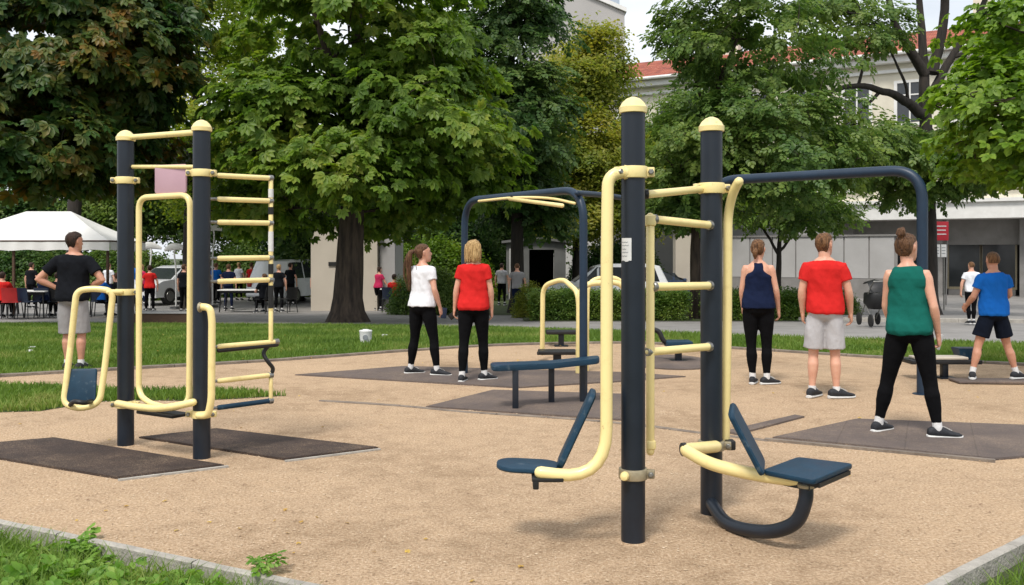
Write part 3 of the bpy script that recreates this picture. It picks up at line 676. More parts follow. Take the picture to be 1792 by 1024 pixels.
for a, b_, lab in ((930, 1090, 'clipped green hedge behind the arched handrails'), (1096, 1200, 'clipped green hedge between the two right hand posts'), (1234, 1336, 'clipped green hedge left of the navy tank top woman'), (1340, 1440, 'clipped green hedge between the woman in navy and the man in red')):
    x0, x1 = hx(a, 25), hx(b_, 25)
    shrub(lab, ((x0 + x1) / 2, 25), (x1 - x0, .8, .74), int(1500 * (x1 - x0)), M['hedge'], .13, group='clipped hedges along the path')
shrub('dark rounded bush behind the blonde woman', (hx(750, 30), 30), (2.6, 1.6, 1.5), 2600, G_mid, .16, 'bush', 'bush', 'bushes', False)
shrub('yellow green bush left of the arched handrails', (hx(925, 27), 27), (.9, .8, 1.0), 900, G_yel, .12, 'bush', 'bush', 'bushes', False)
shrub('low dark bush behind the stroller', (hx(1462, 30), 30), (1.6, 1, .8), 1100, G_mid, .13, 'bush', 'bush', 'bushes', False)
for i, (px, Y, sx, sz, lab, lm) in enumerate([(40, 42, 8, 2.2, 'dark bush behind the tent tables', G_dark), (210, 41, 6, 2.2, 'green bush behind the man in the dark shirt', G_mid), (420, 44, 7, 2.3, 'green bush behind the ladder', G_mid), (760, 40, 5.4, 2.6, 'bright bush behind the woman in white', G_chest), (850, 46, 5, 2.4, 'dark bush left of the grey garage', G_dark), (1080, 46, 5, 2.6, 'dark bush behind the parked white car', G_dark)]):
    shrub(lab, (hx(px, Y), Y), (sx, 2.2, sz), int(520 * sx), lm, .34, 'bush', 'bush', 'bushes', False)

# weeds in the corner and beside the kerb
wp = sample([(-2.9, 5.0), (-1.25, 4.2), (-1.3, 3.4), (-3.6, 3.6), (-3.6, 5.2)], 900)
wp = [p for p in wp if abs(p[0]) < p[1] * .62]
def weed(x, y, z, s, label, group='weeds at the kerb', kind='sprig', n=16):
    root = thing('weed', (x, y, z), label, 'weed', group); rg = np.random.default_rng(int(abs(x) * 1000)); k = n
    a = rg.uniform(0, 6.28, k); P = np.stack([np.cos(a) * .02, np.sin(a) * .02, rg.uniform(.0, .6, k) * s], 1)
    d_ = np.stack([np.cos(a), np.sin(a), rg.uniform(.0, 1.0, k)], 1)
    link('leaves', leaves_mesh('leaves', P, np.array((0, 0, 1.)) + rg.normal(0, .3, (k, 3)), d_, s * rg.uniform(.35, .7, k), kind, M['nearleaf']), root)
    st = MB(); st.tube([(0, 0, -.01), (.005, 0, s * .35), (.012, .004, s * .7)], [.004, .003, .0015], 6); lpart('stem', st, M['nearleaf'], root)
q = gp(462, 1008); weed(q.x, q.y + .03, .02, .10, 'small upright weed growing over the kerb at the bottom edge', n=18)
q = gp(138, 952); weed(q.x, q.y, -.07, .16, 'leafy weed standing against the kerb in the left corner', n=26)
pos = np.array([(x, y, -.075) for x, y in wp]); k = len(pos); P = np.repeat(pos, 6, 0); n = len(P); a = rng.uniform(0, 6.28, n)
P[:, 0] += np.cos(a) * .015; P[:, 1] += np.sin(a) * .015; P[:, 2] += rng.uniform(0, .07, n)
o = link('broad_leaved_weeds', leaves_mesh('broad_leaved_weeds', P, np.array((0, 0, 1.)) + rng.normal(0, .35, (n, 3)), np.stack([np.cos(a), np.sin(a), rng.uniform(.1, .8, n)], 1), rng.uniform(.05, .12, n), 'sprig', M['nearleaf']))
tag(o, 'broad leaved weeds mixed into the grass of the near left corner', 'weeds', kind='stuff')
# loose chips over the gravel and a few dry leaves
P2 = sample([(-3, 5.4), (-1, 4.3), (.3, 3.7), (1.6, 4.1), (4.5, 7), (6.5, 11), (-6, 11), (-5, 7)], 26000); n = len(P2)
a = rng.uniform(0, 6.28, n); l_ = rng.uniform(.003, .012, n); w_ = l_ * rng.uniform(.2, .5, n)
dx = np.stack([np.cos(a) * l_, np.sin(a) * l_, rng.uniform(-.002, .003, n)], 1); dy = np.stack([-np.sin(a) * w_, np.cos(a) * w_, 0 * a], 1); C_ = np.stack([P2[:, 0], P2[:, 1], np.full(n, .004)], 1)
up = np.zeros((n, 3)); up[:, 2] = w_ * .8 + .001
Vc = np.stack([C_ - dx, C_ - dy, C_ + dx, C_ + dy, C_ + up], 1).reshape(-1, 3); i = np.arange(n)[:, None] * 5
Fc_ = np.concatenate([i + np.array([f]) for f in ((0, 1, 4), (1, 2, 4), (2, 3, 4), (3, 0, 4))])
chipm = leaf_mat('chip_mix', [(.20, .12, .07), (.38, .27, .17), (.55, .42, .28), (.68, .56, .42)], 0, 3, .9)
tag(link('wood_chips', npmesh('wood_chips', Vc, Fc_, 3, chipm)), 'loose tan wood chips strewn over the gravel', 'wood chips', kind='stuff')
P3 = np.concatenate([sample([(-2.6, 5.3), (-.9, 4.4), (0, 4.2), (.2, 4.6), (-2, 6)], 22), sample([(-5, 12), (6, 12), (4, 6), (-4, 6)], 40), sample([(-9, 18), (8, 15), (7, 13), (-6, 12.5)], 120)]); n = len(P3)
leafdry = leaf_mat('fallen_leaf', [(.28, .15, .05), (.45, .28, .07), (.60, .42, .10), (.5, .45, .2)], .1, 3, .8)
tag(link('fallen_leaves', leaves_mesh('fallen_leaves', np.stack([P3[:, 0], P3[:, 1], np.where(P3[:, 1] > 12.4, .04, .008)], 1), np.array((0, 0, 1.)) + rng.normal(0, .2, (n, 3)), rng.normal(size=(n, 3)), rng.uniform(.012, .028, n), 'maple', leafdry)), 'small yellow fallen leaves scattered on gravel and lawn', 'fallen leaves', kind='stuff')
# ------------------------------------------------------------------ buildings
def frame_on(a, u, x0, x1, z0, z1, d0, d1, mb):            # box on a facade: a origin, u along, x range, z range, depth range (outwards positive)
    n = Vector((u.y, -u.x, 0))
    c = a + u * ((x0 + x1) / 2) + n * ((d0 + d1) / 2); c = Vector((c.x, c.y, (z0 + z1) / 2))
    rot = Matrix(((u.x, -n.x, 0), (u.y, -n.y, 0), (0, 0, 1)))
    mb.box(c, (abs(x1 - x0), abs(d1 - d0), abs(z1 - z0)), rot)
A = Vector((5, 54, 0)); B = Vector((30, 39.5, 0)); U = (B - A).normalized(); LEN = (B - A).length; GZ = -.48; EAVE = 11.1
NRM = Vector((U.y, -U.x, 0))
ab = thing('apartment_building', (17.5, 46.8, GZ), 'long cream building with a red tiled roof behind the right hand trees', 'building')
m = MB(); frame_on(A, U, 0, LEN, 3.9, EAVE, -9, 0, m); part('wall', m, M['wall'], ab, smooth=False)
m = MB(); frame_on(A, U, 0, 13.2, GZ - .3, 3.897, -9, -.003, m); part('ground_floor_wall', m, M['wallgrey'], ab, smooth=False)
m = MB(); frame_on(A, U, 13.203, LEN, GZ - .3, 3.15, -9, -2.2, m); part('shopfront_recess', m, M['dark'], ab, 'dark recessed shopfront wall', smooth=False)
m = MB(); frame_on(A, U, 13.0, LEN, 3.153, 3.897, -2.3, 1.2, m); frame_on(A, U, 12.9, LEN, 3.9, 4.06, -.1, 1.35, m); part('canopy', m, M['trim'], ab, 'white canopy slab over the shopfront', smooth=False)
m = MB(); frame_on(A, U, 13.2, LEN, 1.95, 3.15, -.9, -.7, m); part('fascia', m, M['plinth'], ab, 'dark grey band above the shop windows', smooth=False)
for x in (13.3, 17.4, 21.2, 24.6, 28):
    m = MB(); frame_on(A, U, x, x + .55, GZ, 3.15, -.7, -.15, m); part('column', m, M['plinth'], ab, smooth=False)
for x0, x1 in ((14, 17.2), (18.1, 19.5), (19.56, 21.0), (21.9, 24.4), (25.3, 27.8)):
    m = MB(); frame_on(A, U, x0, x1, GZ + .35, 1.94, -1.5, -1.42, m); sw = part('shop_window', m, M['glass'], ab, smooth=False)
    f = MB()
    for xa, xb, za, zb in ((x0 - .06, x0 + .02, GZ + .3, 1.94), (x1 - .02, x1 + .06, GZ + .3, 1.94), (x0 + .02, x1 - .02, GZ + .28, GZ + .4)): frame_on(A, U, xa, xb, za, zb, -1.42, -1.34, f)
    part('frame', f, M['clamp'], sw, smooth=False)
    f = MB(); frame_on(A, U, x0, x1, GZ, GZ + .27, -1.5, -1.3, f); part('sill', f, M['plinth'], sw, smooth=False)
for z in (4.75, 7.9):
    x = 1.2
    while x < LEN - 2:
        m = MB(); frame_on(A, U, x, x + 1.25, z, z + 1.95, -.12, .004, m); wn = part('window', m, M['glass'], ab, smooth=False)
        f = MB()
        for xa, xb, za, zb in ((x - .1, x + .05, z - .05, z + 2.05), (x + 1.2, x + 1.35, z - .05, z + 2.05), (x + .05, x + 1.2, z + 1.92, z + 2.05), (x + .59, x + .66, z, z + 1.92), (x + .05, x + .59, z + 1.3, z + 1.36), (x + .66, x + 1.2, z + 1.3, z + 1.36)): frame_on(A, U, xa, xb, za, zb, .006, .07, f)
        part('frame', f, M['trim'], wn, smooth=False)
        f = MB(); frame_on(A, U, x - .18, x + 1.43, z - .18, z - .053, .003, .2, f); part('sill', f, M['trim'], wn, smooth=False)
        x += 2.45
m = MB(); frame_on(A, U, -.3, LEN + .3, EAVE - .32, EAVE + .02, .003, .55, m); frame_on(A, U, -.2, LEN, EAVE - .75, EAVE - .6, .003, .18, m); part('cornice', m, M['trim'], ab, smooth=False)
M['roof'] = bpy.data.materials.new('red_roof_tiles'); nt, N, L, P = nodes(M['roof'])
tc = N.new('ShaderNodeTexCoord'); mp = N.new('ShaderNodeMapping'); mp.inputs['Rotation'].default_value = (0, 0, math.atan2(-U.y, U.x)); L.new(tc.outputs['Object'], mp.inputs[0])
wv = N.new('ShaderNodeTexWave'); wv.inputs['Scale'].default_value = 1.4; wv.inputs['Distortion'].default_value = .6; L.new(mp.outputs[0], wv.inputs['Vector'])
nz = N.new('ShaderNodeTexNoise'); nz.inputs['Scale'].default_value = 2.2; nz.inputs['Detail'].default_value = 8; L.new(tc.outputs['Object'], nz.inputs['Vector'])
r = ramp(N, [(.3, (.17, .045, .028)), (.5, (.31, .075, .042)), (.7, (.42, .135, .075))]); L.new(nz.outputs['Fac'], r.inputs[0]); L.new(r.outputs[0], P.inputs['Base Color']); P.inputs['Roughness'].default_value = .85
bp = N.new('ShaderNodeBump'); bp.inputs['Strength'].default_value = .8; bp.inputs['Distance'].default_value = .08; L.new(wv.outputs['Fac'], bp.inputs['Height']); L.new(bp.outputs[0], P.inputs['Normal'])
m = MB(); e0 = A - U * .4 + NRM * .75; e1 = B + U * .4 + NRM * .75; r0 = A - U * .4 - NRM * 4.5; r1 = B + U * .4 - NRM * 4.5; k0 = A - U * .4 - NRM * 9.7; k1 = B + U * .4 - NRM * 9.7
zz = lambda p, z: Vector((p.x, p.y, z))
m.add([zz(e0, EAVE + .02), zz(e1, EAVE + .02), zz(r1, EAVE + 2.1), zz(r0, EAVE + 2.1), zz(k0, EAVE + .02), zz(k1, EAVE + .02), zz(e0, EAVE + .14), zz(e1, EAVE + .14)], [(6, 7, 2, 3), (0, 1, 7, 6), (3, 2, 5, 4), (0, 6, 3, 4), (1, 5, 2, 7), (0, 4, 5, 1)])
rf = part('roof', m, M['roof'], ab, smooth=False)
m = MB(); m.tube([zz(e0 + NRM * .06, EAVE + .06), zz(e1 + NRM * .06, EAVE + .06)], .09, 8); part('gutter', m, M['trim'], rf)
for x in (6, 19):
    m = MB(); frame_on(A, U, x, x + .9, EAVE + 1.5, EAVE + 3.9, -4.6, -3.9, m); frame_on(A, U, x - .08, x + .98, EAVE + 3.903, EAVE + 4.03, -4.68, -3.82, m); part('chimney', m, M['wall'], rf, smooth=False)
# red shop sign and notice board in front of the shop
def screen_box(name, px0, py0, px1, py1, Y, th, m, parent, bev=0):
    a, b_ = at(px0, py0, Y), at(px1, py1, Y); mb = MB(); mb.box(((a.x + b_.x) / 2, Y, (a.z + b_.z) / 2), (abs(b_.x - a.x), th, abs(a.z - b_.z)), None, bev)
    return part(name, mb, m, parent, smooth=bev > 0)
Yg = 36; p = at(1647, 420, Yg)
sg = thing('shop_sign', (p.x, Yg, gz(Yg)), 'small red sign box with white lettering on a thin post beside the right tree trunk', 'sign')
screen_box('sign_box', 1636, 388, 1659, 421, Yg, .14, M['signred'], sg, .02)
m = MB(); m.tube([at(1658, 386, Yg + .12), (at(1658, 386, Yg).x, Yg + .12, gz(Yg))], .03, 10); part('post', m, M['plinth'], sg)
for i, (yy, x0, x1) in enumerate(((395, 1639, 1656), (402, 1639, 1655), (409, 1639, 1656))): screen_box('lettering', x0, yy, x1, yy + 1.8, Yg - .075, .01, M['trim'], sg)
p = at(1646, 440, 33); nb = thing('notice_board', (p.x, 33, gz(33)), 'pair of white notice sheets on thin grey posts below the red sign', 'notice')
for a_, b_ in ((1637, 1645), (1647, 1656)):
    sh = screen_box('notice_sheet', a_, 428, b_, 450, 33, .03, M['paper'], nb)
    for yy in (433, 438, 443): screen_box('print', a_ + 1, yy, b_ - 1.5, yy + 1, 32.98, .006, M['ink'], sh)
for a_ in (1641, 1652):
    m = MB(); q = at(a_, 428, 33.06); m.tube([q, (q.x, 33.06, gz(33))], .025, 8); part('post', m, M['steel'], nb)
# pale wall panels in front of the building
pw = thing('panel_wall', (at(1400, 500, 42).x, 42, gz(42)), 'long pale grey wall of tall panels on a stone plinth behind the hedges', 'wall')
Pa, Pb = at(1236, 500, 46), at(1566, 500, 41.5); Pa.z = Pb.z = 0; uu = (Pb - Pa).normalized(); ll = (Pb - Pa).length
n_ = 8
for i in range(n_):
    x0, x1 = ll * i / n_ + .03, ll * (i + 1) / n_ - .03; m = MB(); frame_on(Pa, uu, x0, x1, .42, 2.3, -.1, 0, m); part('panel', m, M['wallgrey'], pw, smooth=False)
m = MB(); frame_on(Pa, uu, -.1, ll + .1, -.6, .40, -.2, .08, m); frame_on(Pa, uu, -.1, ll + .1, 2.303, 2.38, -.16, .06, m); frame_on(Pa, uu, -.1, ll + .1, .38, 2.3, -.09, -.05, m); part('plinth', m, M['plinth'], pw, smooth=False)
# grey tower, top
Yt = 78; x0, x1 = hx(930, Yt), hx(1093, Yt); zt = at(0, 22, Yt).z
tw = thing('tower_block', ((x0 + x1) / 2, Yt, -.45), 'tall plain grey tower block with a white coping against the sky', 'building')
m = MB(); zl = at(0, -22, Yt).z; m.add([(x0, Yt, -1), (x1, Yt, -1), (x1, Yt, zt), (x0, Yt, zl + 1.3), (x0, Yt + 12, -1), (x1, Yt + 12, -1), (x1, Yt + 12, zt), (x0, Yt + 12, zl + 1.3)], [(0, 1, 2, 3), (1, 5, 6, 2), (5, 4, 7, 6), (4, 0, 3, 7), (3, 2, 6, 7)])
part('wall', m, M['tower'], tw, smooth=False)
m = MB(); m.add([(x0 - .1, Yt - .25, zl + 1.303), (x1 + .15, Yt - .25, zt + .003), (x1 + .15, Yt - .25, zt + .35), (x0 - .1, Yt - .25, zl + 1.65), (x0 - .1, Yt + 12, zl + 1.303), (x1 + .15, Yt + 12, zt + .003), (x1 + .15, Yt + 12, zt + .35), (x0 - .1, Yt + 12, zl + 1.65)], [(0, 1, 2, 3), (1, 5, 6, 2), (5, 4, 7, 6), (4, 0, 3, 7), (3, 2, 6, 7), (0, 4, 5, 1)])
part('coping', m, M['trim'], tw, smooth=False)
m = MB(); m.box(((x0 + x1) / 2 - .1, Yt + 6, zt + 3), (x1 - x0 - .3, 9, 7)); pt = part('penthouse', m, M['towertop'], tw, smooth=False)
for i in range(5):
    m = MB(); m.box((x0 + .9 + i * 1.55, Yt + 1.46, zt + 3.2), (1.1, .06, 1.6)); part('window', m, M['glass'], pt, smooth=False)
# beige hut behind the big trunk
Yk = 33; kz = gz(Yk); x0, x1 = hx(544, Yk), hx(660, Yk); zt = at(0, 408, Yk).z
kk = thing('beige_hut', ((x0 + x1) / 2, Yk, kz), 'plain beige hut standing behind the big brown trunk', 'hut')
m = MB(); m.add([(x0, Yk, kz - .1), (x1, Yk, kz - .1), (x1, Yk, zt), (x0, Yk, zt + .45), (x0, Yk + 3, kz - .1), (x1, Yk + 3, kz - .1), (x1, Yk + 3, zt), (x0, Yk + 3, zt + .45)], [(0, 1, 2, 3), (1, 5, 6, 2), (5, 4, 7, 6), (4, 0, 3, 7)]); part('wall', m, M['beige'], kk, smooth=False)
m = MB(); m.add([(x0 - .12, Yk - .12, zt + .46), (x1 + .12, Yk - .12, zt), (x1 + .12, Yk - .12, zt + .09), (x0 - .12, Yk - .12, zt + .55), (x0 - .12, Yk + 3.1, zt + .46), (x1 + .12, Yk + 3.1, zt), (x1 + .12, Yk + 3.1, zt + .09), (x0 - .12, Yk + 3.1, zt + .55)], [(0, 1, 2, 3), (1, 5, 6, 2), (5, 4, 7, 6), (4, 0, 3, 7), (3, 2, 6, 7), (0, 4, 5, 1)]); part('roof', m, M['wallgrey'], kk, smooth=False)
m = MB(); q = at(560, 462, Yk - .01); m.box((q.x + .55, Yk - .02, q.z), (.5, .05, .14)); part('vent', m, M['dark'], kk, smooth=False)
m = MB(); m.box(((hx(661, Yk) + hx(690, Yk)) / 2, Yk + 1.6, (kz + zt) / 2 - .1), (hx(690, Yk) - hx(663, Yk), 2.6, zt - kz + .1)); part('side_shed', m, M['wallgrey'], kk, smooth=False)
# grey garage with a dark opening
Yk = 40; kz = gz(Yk); x0, x1 = hx(886, Yk), hx(990, Yk); ze, zr = at(0, 425, Yk).z, at(0, 421, Yk).z
gg = thing('garage', ((x0 + x1) / 2, Yk, kz), 'small low grey garage with a dark open doorway', 'garage')
m = MB(); xd0, xd1 = hx(926, Yk), hx(970, Yk); zd = at(0, 437, Yk).z; xm = (x0 + x1) / 2
m.box(((x0 + xd0) / 2, Yk + .15, (kz + ze) / 2), (xd0 - x0, .3, ze - kz)); m.box(((xd1 + x1) / 2, Yk + .15, (kz + ze) / 2), (x1 - xd1, .3, ze - kz)); m.box(((xd0 + xd1) / 2, Yk + .15, (zd + ze) / 2), (xd1 - xd0 - .006, .3, ze - zd))
m.add([(x0, Yk, ze + .003), (x1, Yk, ze + .003), (xm, Yk, zr), (x0, Yk + .3, ze + .003), (x1, Yk + .3, ze + .003), (xm, Yk + .3, zr)], [(0, 1, 2), (5, 4, 3), (0, 3, 4, 1)])
m.box((x0 + .15, Yk + 2.5, (kz + ze) / 2), (.29, 4.3, ze - kz)); m.box((x1 - .15, Yk + 2.5, (kz + ze) / 2), (.29, 4.3, ze - kz)); part('wall', m, M['garage'], gg, smooth=False)
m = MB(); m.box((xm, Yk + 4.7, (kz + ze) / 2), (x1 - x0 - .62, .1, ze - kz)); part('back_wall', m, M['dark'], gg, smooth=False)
m = MB(); m.add([(x0 - .2, Yk - .2, ze - .02), (xm, Yk - .2, zr + .05), (x1 + .2, Yk - .2, ze - .02), (x0 - .2, Yk + 5, ze - .02), (xm, Yk + 5, zr + .05), (x1 + .2, Yk + 5, ze - .02)] + [(x0 - .2, Yk - .2, ze + .08), (xm, Yk - .2, zr + .15), (x1 + .2, Yk - .2, ze + .08), (x0 - .2, Yk + 5, ze + .08), (xm, Yk + 5, zr + .15), (x1 + .2, Yk + 5, ze + .08)], [(0, 1, 7, 6), (1, 2, 8, 7), (6, 7, 10, 9), (7, 8, 11, 10), (0, 3, 4, 1), (1, 4, 5, 2), (0, 6, 9, 3), (2, 5, 11, 8)]); part('roof', m, M['garage'], gg, smooth=False)
m = MB(); m.box(((hx(890, Yk) + hx(908, Yk)) / 2, Yk - .03, (kz + at(0, 433, Yk).z) / 2), (hx(908, Yk) - hx(892, Yk), .05, at(0, 433, Yk).z - kz - .1)); part('door', m, M['wallgrey'], gg, smooth=False)
# pale pillar between the right posts
Yk = 36; kz = gz(Yk); q0, q1 = hx(1180, Yk), hx(1207, Yk); zt = at(0, 408, Yk).z
pp = thing('pale_pillar', ((q0 + q1) / 2, Yk, kz), 'pale square pillar standing between the two right hand posts', 'pillar')
m = MB(); m.box(((q0 + q1) / 2, Yk, (kz + zt) / 2), (q1 - q0, .6, zt - kz)); part('shaft', m, M['beige'], pp, smooth=False)
m = MB(); m.box(((q0 + q1) / 2, Yk, zt + .05), (q1 - q0 + .12, .72, .1)); part('cap', m, M['trim'], pp, smooth=False)
m = MB(); m.box(((q0 + q1) / 2, Yk, kz + .12), (q1 - q0 + .1, .7, .24)); part('foot', m, M['plinth'], pp, smooth=False)

# ------------------------------------------------------------------ cars
def car(label, px, Y, L_, H_, paint, W_=1.8, suv=True, heading=1, rz=0):
    root = thing('parked_car', (hx(px, Y), Y, gz(Y)), label, 'car', 'parked cars'); root.rotation_euler.z = rz
    h = H_; l = L_ / 2; r = .33; s = heading
    if suv: low = [(-l, .35), (-l + .03, .75), (-l + .1, .95), (l - 1.25, 1.0), (l - .45, .92), (l - .06, .78), (l, .45), (l - .05, .28), (-l + .06, .28)]; roof = [(-l + .14, .95), (-l + .42, h - .08), (-l + .8, h), (l - 2.1, h - .01), (l - 1.75, h - .1), (l - 1.0, .97)]
    else: low = [(-l, .35), (-l + .05, .72), (-l + .2, .88), (l - 1.2, .92), (l - .45, .82), (l - .05, .66), (l, .4), (l - .05, .25), (-l + .06, .25)]; roof = [(-l + .3, .88), (-l + .95, h - .06), (-l + 1.4, h), (l - 2.2, h - .03), (l - 1.2, .9)]
    def extr(prof, w0, w1, zb, zt):
        mb = MB(); n = len(prof); rs = []
        for k, (f, ins) in enumerate(((-1, .06), (-.93, 0), (.93, 0), (1, .06))):
            ring = []
            for x, z in prof:
                t = (z - zb) / (zt - zb); ww = w0 + (w1 - w0) * max(0, min(1, t)); cx_ = 0
                ring.append((s * (x * (1 - ins * .4)), f * ww / 2, z - ins * (z - (zb + zt) / 2) * .5))
            rs.append(ring)
        return mb.rings(rs)
    lpart('body', extr(low, W_, W_ * .97, .3, 1), paint, root)
    cab = lpart('cabin', extr(roof, W_ * .95, W_ * .76, .9, h), paint, root)
    # side windows and screens lie just proud of the cabin
    for sd_ in (-1, 1):
        def wx(x, z): t = (z - .9) / (h - .9); return (s * x, sd_ * ((W_ * .95 + (W_ * .76 - W_ * .95) * t) / 2 + .004), z)
        z0_, z1_ = 1.0, h - .12
        xs_ = [(-l + .45, -l + .62, -.62, -.62), (-.54, -.54, .34, .34), (.42, .42, l - 1.28 if suv else l - 1.45, l - 1.85 if suv else l - 2.0)]
        for xa, xb, xc, xd in xs_:
            mb = MB(); mb.plate([wx(xa, z0_), wx(xc, z0_), wx(xd, z1_), wx(xb, z1_)], .012, (0, -sd_, 0)); lpart('side_window', mb, M['glass'], cab, smooth=False)
        mb = MB(); mb.box((s * .1, sd_ * (W_ * .49 + .008), .78), (.16, .03, .03)); lpart('door_handle', mb, M['black'], root)
        mb = MB(); mb.box((s * (l - 1.35), sd_ * (W_ * .5 + .08), 1.0), (.12, .2, .14), None, .03); lpart('wing_mirror', mb, paint, root)
        for xw in (-l + .8, l - .82):
            mb = MB(); mb.lathe((s * xw, sd_ * (W_ / 2 - .2), r), [(0, .02), (0, r * .9), (.03, r), (.18, r), (.215, r * .9), (.218, .2)], 24, (0, sd_, 0)); wh = lpart('wheel', mb, M['tyre'], root)
            mb = MB(); mb.lathe((s * xw, sd_ * (W_ / 2 + .0), r), [(0, .05), (.012, r * .62), (.03, r * .6), (.02, .12), (.04, .05)], 16, (0, sd_, 0)); lpart('rim', mb, M['steel'], wh)
        mb = MB(); mb.box((s * (l - .12), sd_ * (W_ * .38), .68), (.16, .3, .14), None, .03); lpart('headlight', mb, M['lamp'], root)
        mb = MB(); mb.box((s * (-l + .06), sd_ * (W_ * .40), .78), (.12, .2, .22), None, .03); lpart('tail_light', mb, M['redlamp'], root)
    mb = MB(); x0_, x1_ = (l - 1.0, l - 1.78) if suv else (l - 1.2, l - 2.1)
    mb.plate([(s * (x0_ - .02 + .03), -W_ * .43, 1.0), (s * (x0_ - .02 + .03), W_ * .43, 1.0), (s * (x1_ + .06), W_ * .36, h - .1), (s * (x1_ + .06), -W_ * .36, h - .1)], .01, (-s * .3, 0, -1)); lpart('windscreen', mb, M['glass'], cab, smooth=False)
    return root
car('white off-roader parked behind the arched handrails', 1062, 33.5, 4.4, 1.62, M['carwhite'], heading=-1)
car('dark blue car parked right of the front post', 1155, 35.5, 4.2, 1.38, M['carblue'], suv=False, heading=1)
car('white van seen between the ladder and the beige hut', 514, 38.5, 4.2, 1.75, M['carwhite'], heading=1, rz=R(72))
car('white car parked behind the tall yellow frame', 306, 38, 4.2, 1.5, M['carwhite'], heading=-1, rz=R(68))

# ------------------------------------------------------------------ market tent and its furniture
Yt = 27; tz = gz(Yt); s_ = F / Yt
xe = hx(192, Yt); xw = hx(-140, Yt); zv, ze, zp = at(0, 438, Yt).z, at(0, 422, Yt).z, at(0, 373, Yt + 1.3).z + .05
tn = thing('market_tent', ((xe + xw) / 2, Yt + 1.5, tz), 'large white canvas market tent at the left edge of the picture', 'tent')
m = MB(); a0, a1 = hx(46, Yt + 1.3), hx(124, Yt + 1.3); D = 2.6
def sag(p, q, n=9, d=.05): return [Vector(p).lerp(Vector(q), i / n) - Vector((0, 0, d * math.sin(math.pi * i / n))) for i in range(n + 1)]
top = {}
c4 = [(xw, Yt, ze), (xe, Yt, ze), (xe, Yt + D, ze), (xw, Yt + D, ze)]; rdg = [(a0, Yt + D / 2, zp), (a1, Yt + D / 2, zp)]
def quad(a, b, c, d_, n=10, sg=.09):
    g_ = []
    for i in range(n + 1):
        l0 = Vector(a).lerp(Vector(d_), i / n); l1 = Vector(b).lerp(Vector(c), i / n)
        for j in range(n + 1):
            p = l0.lerp(l1, j / n); p.z -= sg * math.sin(math.pi * i / n) * (.4 + .6 * math.sin(math.pi * j / n)); g_.append(p)
    m.add(g_, [(i * (n + 1) + j, i * (n + 1) + j + 1, (i + 1) * (n + 1) + j + 1, (i + 1) * (n + 1) + j) for i in range(n) for j in range(n)])
quad(c4[0], c4[1], rdg[1], rdg[0]); quad(c4[2], c4[3], rdg[0], rdg[1]); quad(c4[1], c4[2], rdg[1], rdg[1]); quad(c4[3], c4[0], rdg[0], rdg[0])
part('roof_canvas', m, M['tent'], tn)
m = MB(); N_ = 60
for (a, b_) in ((c4[0], c4[1]), (c4[1], c4[2]), (c4[3], c4[0])):
    a, b_ = Vector(a), Vector(b_); nn = (b_ - a).normalized().cross(Vector((0, 0, 1))); g_ = []
    for i in range(N_ + 1):
        p = a.lerp(b_, i / N_); wv_ = .02 * math.sin(i * 1.1) + .012 * math.sin(i * .47)
        g_ += [p + nn * .01, p + nn * (.02 + wv_) + Vector((0, 0, zv - ze + .015 * math.sin(i * .6)))]
    m.add(g_, [(2 * i, 2 * i + 2, 2 * i + 3, 2 * i + 1) for i in range(N_)])
part('valance', m, M['tent'], tn)
for x, y in ((xe - .1, Yt + .1), (xe - .1, Yt + D - .1), (xw + .1, Yt + .1), (xw + .1, Yt + D - .1), (hx(24, Yt + .1), Yt + .1)):
    m = MB(); m.box((x, y, (tz + ze) / 2), (.07, .07, ze - tz), None, .01); part('pole', m, M['brown'], tn)
m = MB(); m.tube([c4[0], c4[1]], .025, 8); m.tube([c4[1], c4[2]], .025, 8); m.tube([c4[3], c4[2]], .025, 8); m.tube([c4[0], c4[3]], .025, 8); part('frame', m, M['brown'], tn)

def table(label, px, Y, w_=1.5, d_=.8, h_=.74, topm=None, rz=0):
    root = thing('cafe_table', (hx(px, Y), Y, gz(Y)), label, 'table', 'tables at the back', rz)
    m = MB(); m.box((0, 0, h_), (w_, d_, .035), None, .012); lpart('tabletop', m, topm or M['tent'], root)
    m = MB(); m.box((0, 0, h_ - .06), (w_ - .16, d_ - .16, .07)); lpart('apron', m, M['black'], root)
    for sx in (-1, 1):
        for sy in (-1, 1):
            m = MB(); m.tube([(sx * (w_ / 2 - .1), sy * (d_ / 2 - .1), h_ - .09), (sx * (w_ / 2 - .06), sy * (d_ / 2 - .07), 0)], .022, 8); lpart('leg', m, M['black'], root)
    return root
def chair(label, px, Y, m_, rz, group='chairs at the back tables'):
    root = thing('cafe_chair', (hx(px, Y), Y, gz(Y)), label, 'chair', group, rz)
    m = MB(); m.box((0, 0, .45), (.44, .42, .03), None, .015); lpart('seat', m, m_, root)
    rs = []
    for z, b_ in ((.47, .0), (.6, .02), (.75, .05), (.84, .08)):
        rs.append([(x, -.2 - b_ + .05 * (x / .2) ** 2 * .8 - dy, z) for dy, xs_ in ((0, (-.2, -.1, 0, .1, .2)), (.02, (.2, .1, 0, -.1, -.2))) for x in xs_])
    m = MB(); m.rings(rs); lpart('backrest', m, m_, root)
    for sx in (-1, 1):
        for sy in (-1, 1):
            m = MB(); m.tube([(sx * .17, sy * .16, .44), (sx * .21, sy * .2, 0)], .014, 8); lpart('leg', m, M['black'], root)
    return root
table('white topped table under the tent at the left edge', 22, 26.4, 2.2); table('white topped table under the tent left of the man in the dark shirt', 92, 27.2, 1.4); table('white topped table right of the man in the dark shirt', 190, 28, 1.5)
table('white table behind the ladder', 430, 32, 1.7, h_=.74); table('white table right of the big trunk', 700, 33, 1.3); table('blue topped table under the tent at the back', -20, 28.5, 1.6, topm=M['blueplastic'])
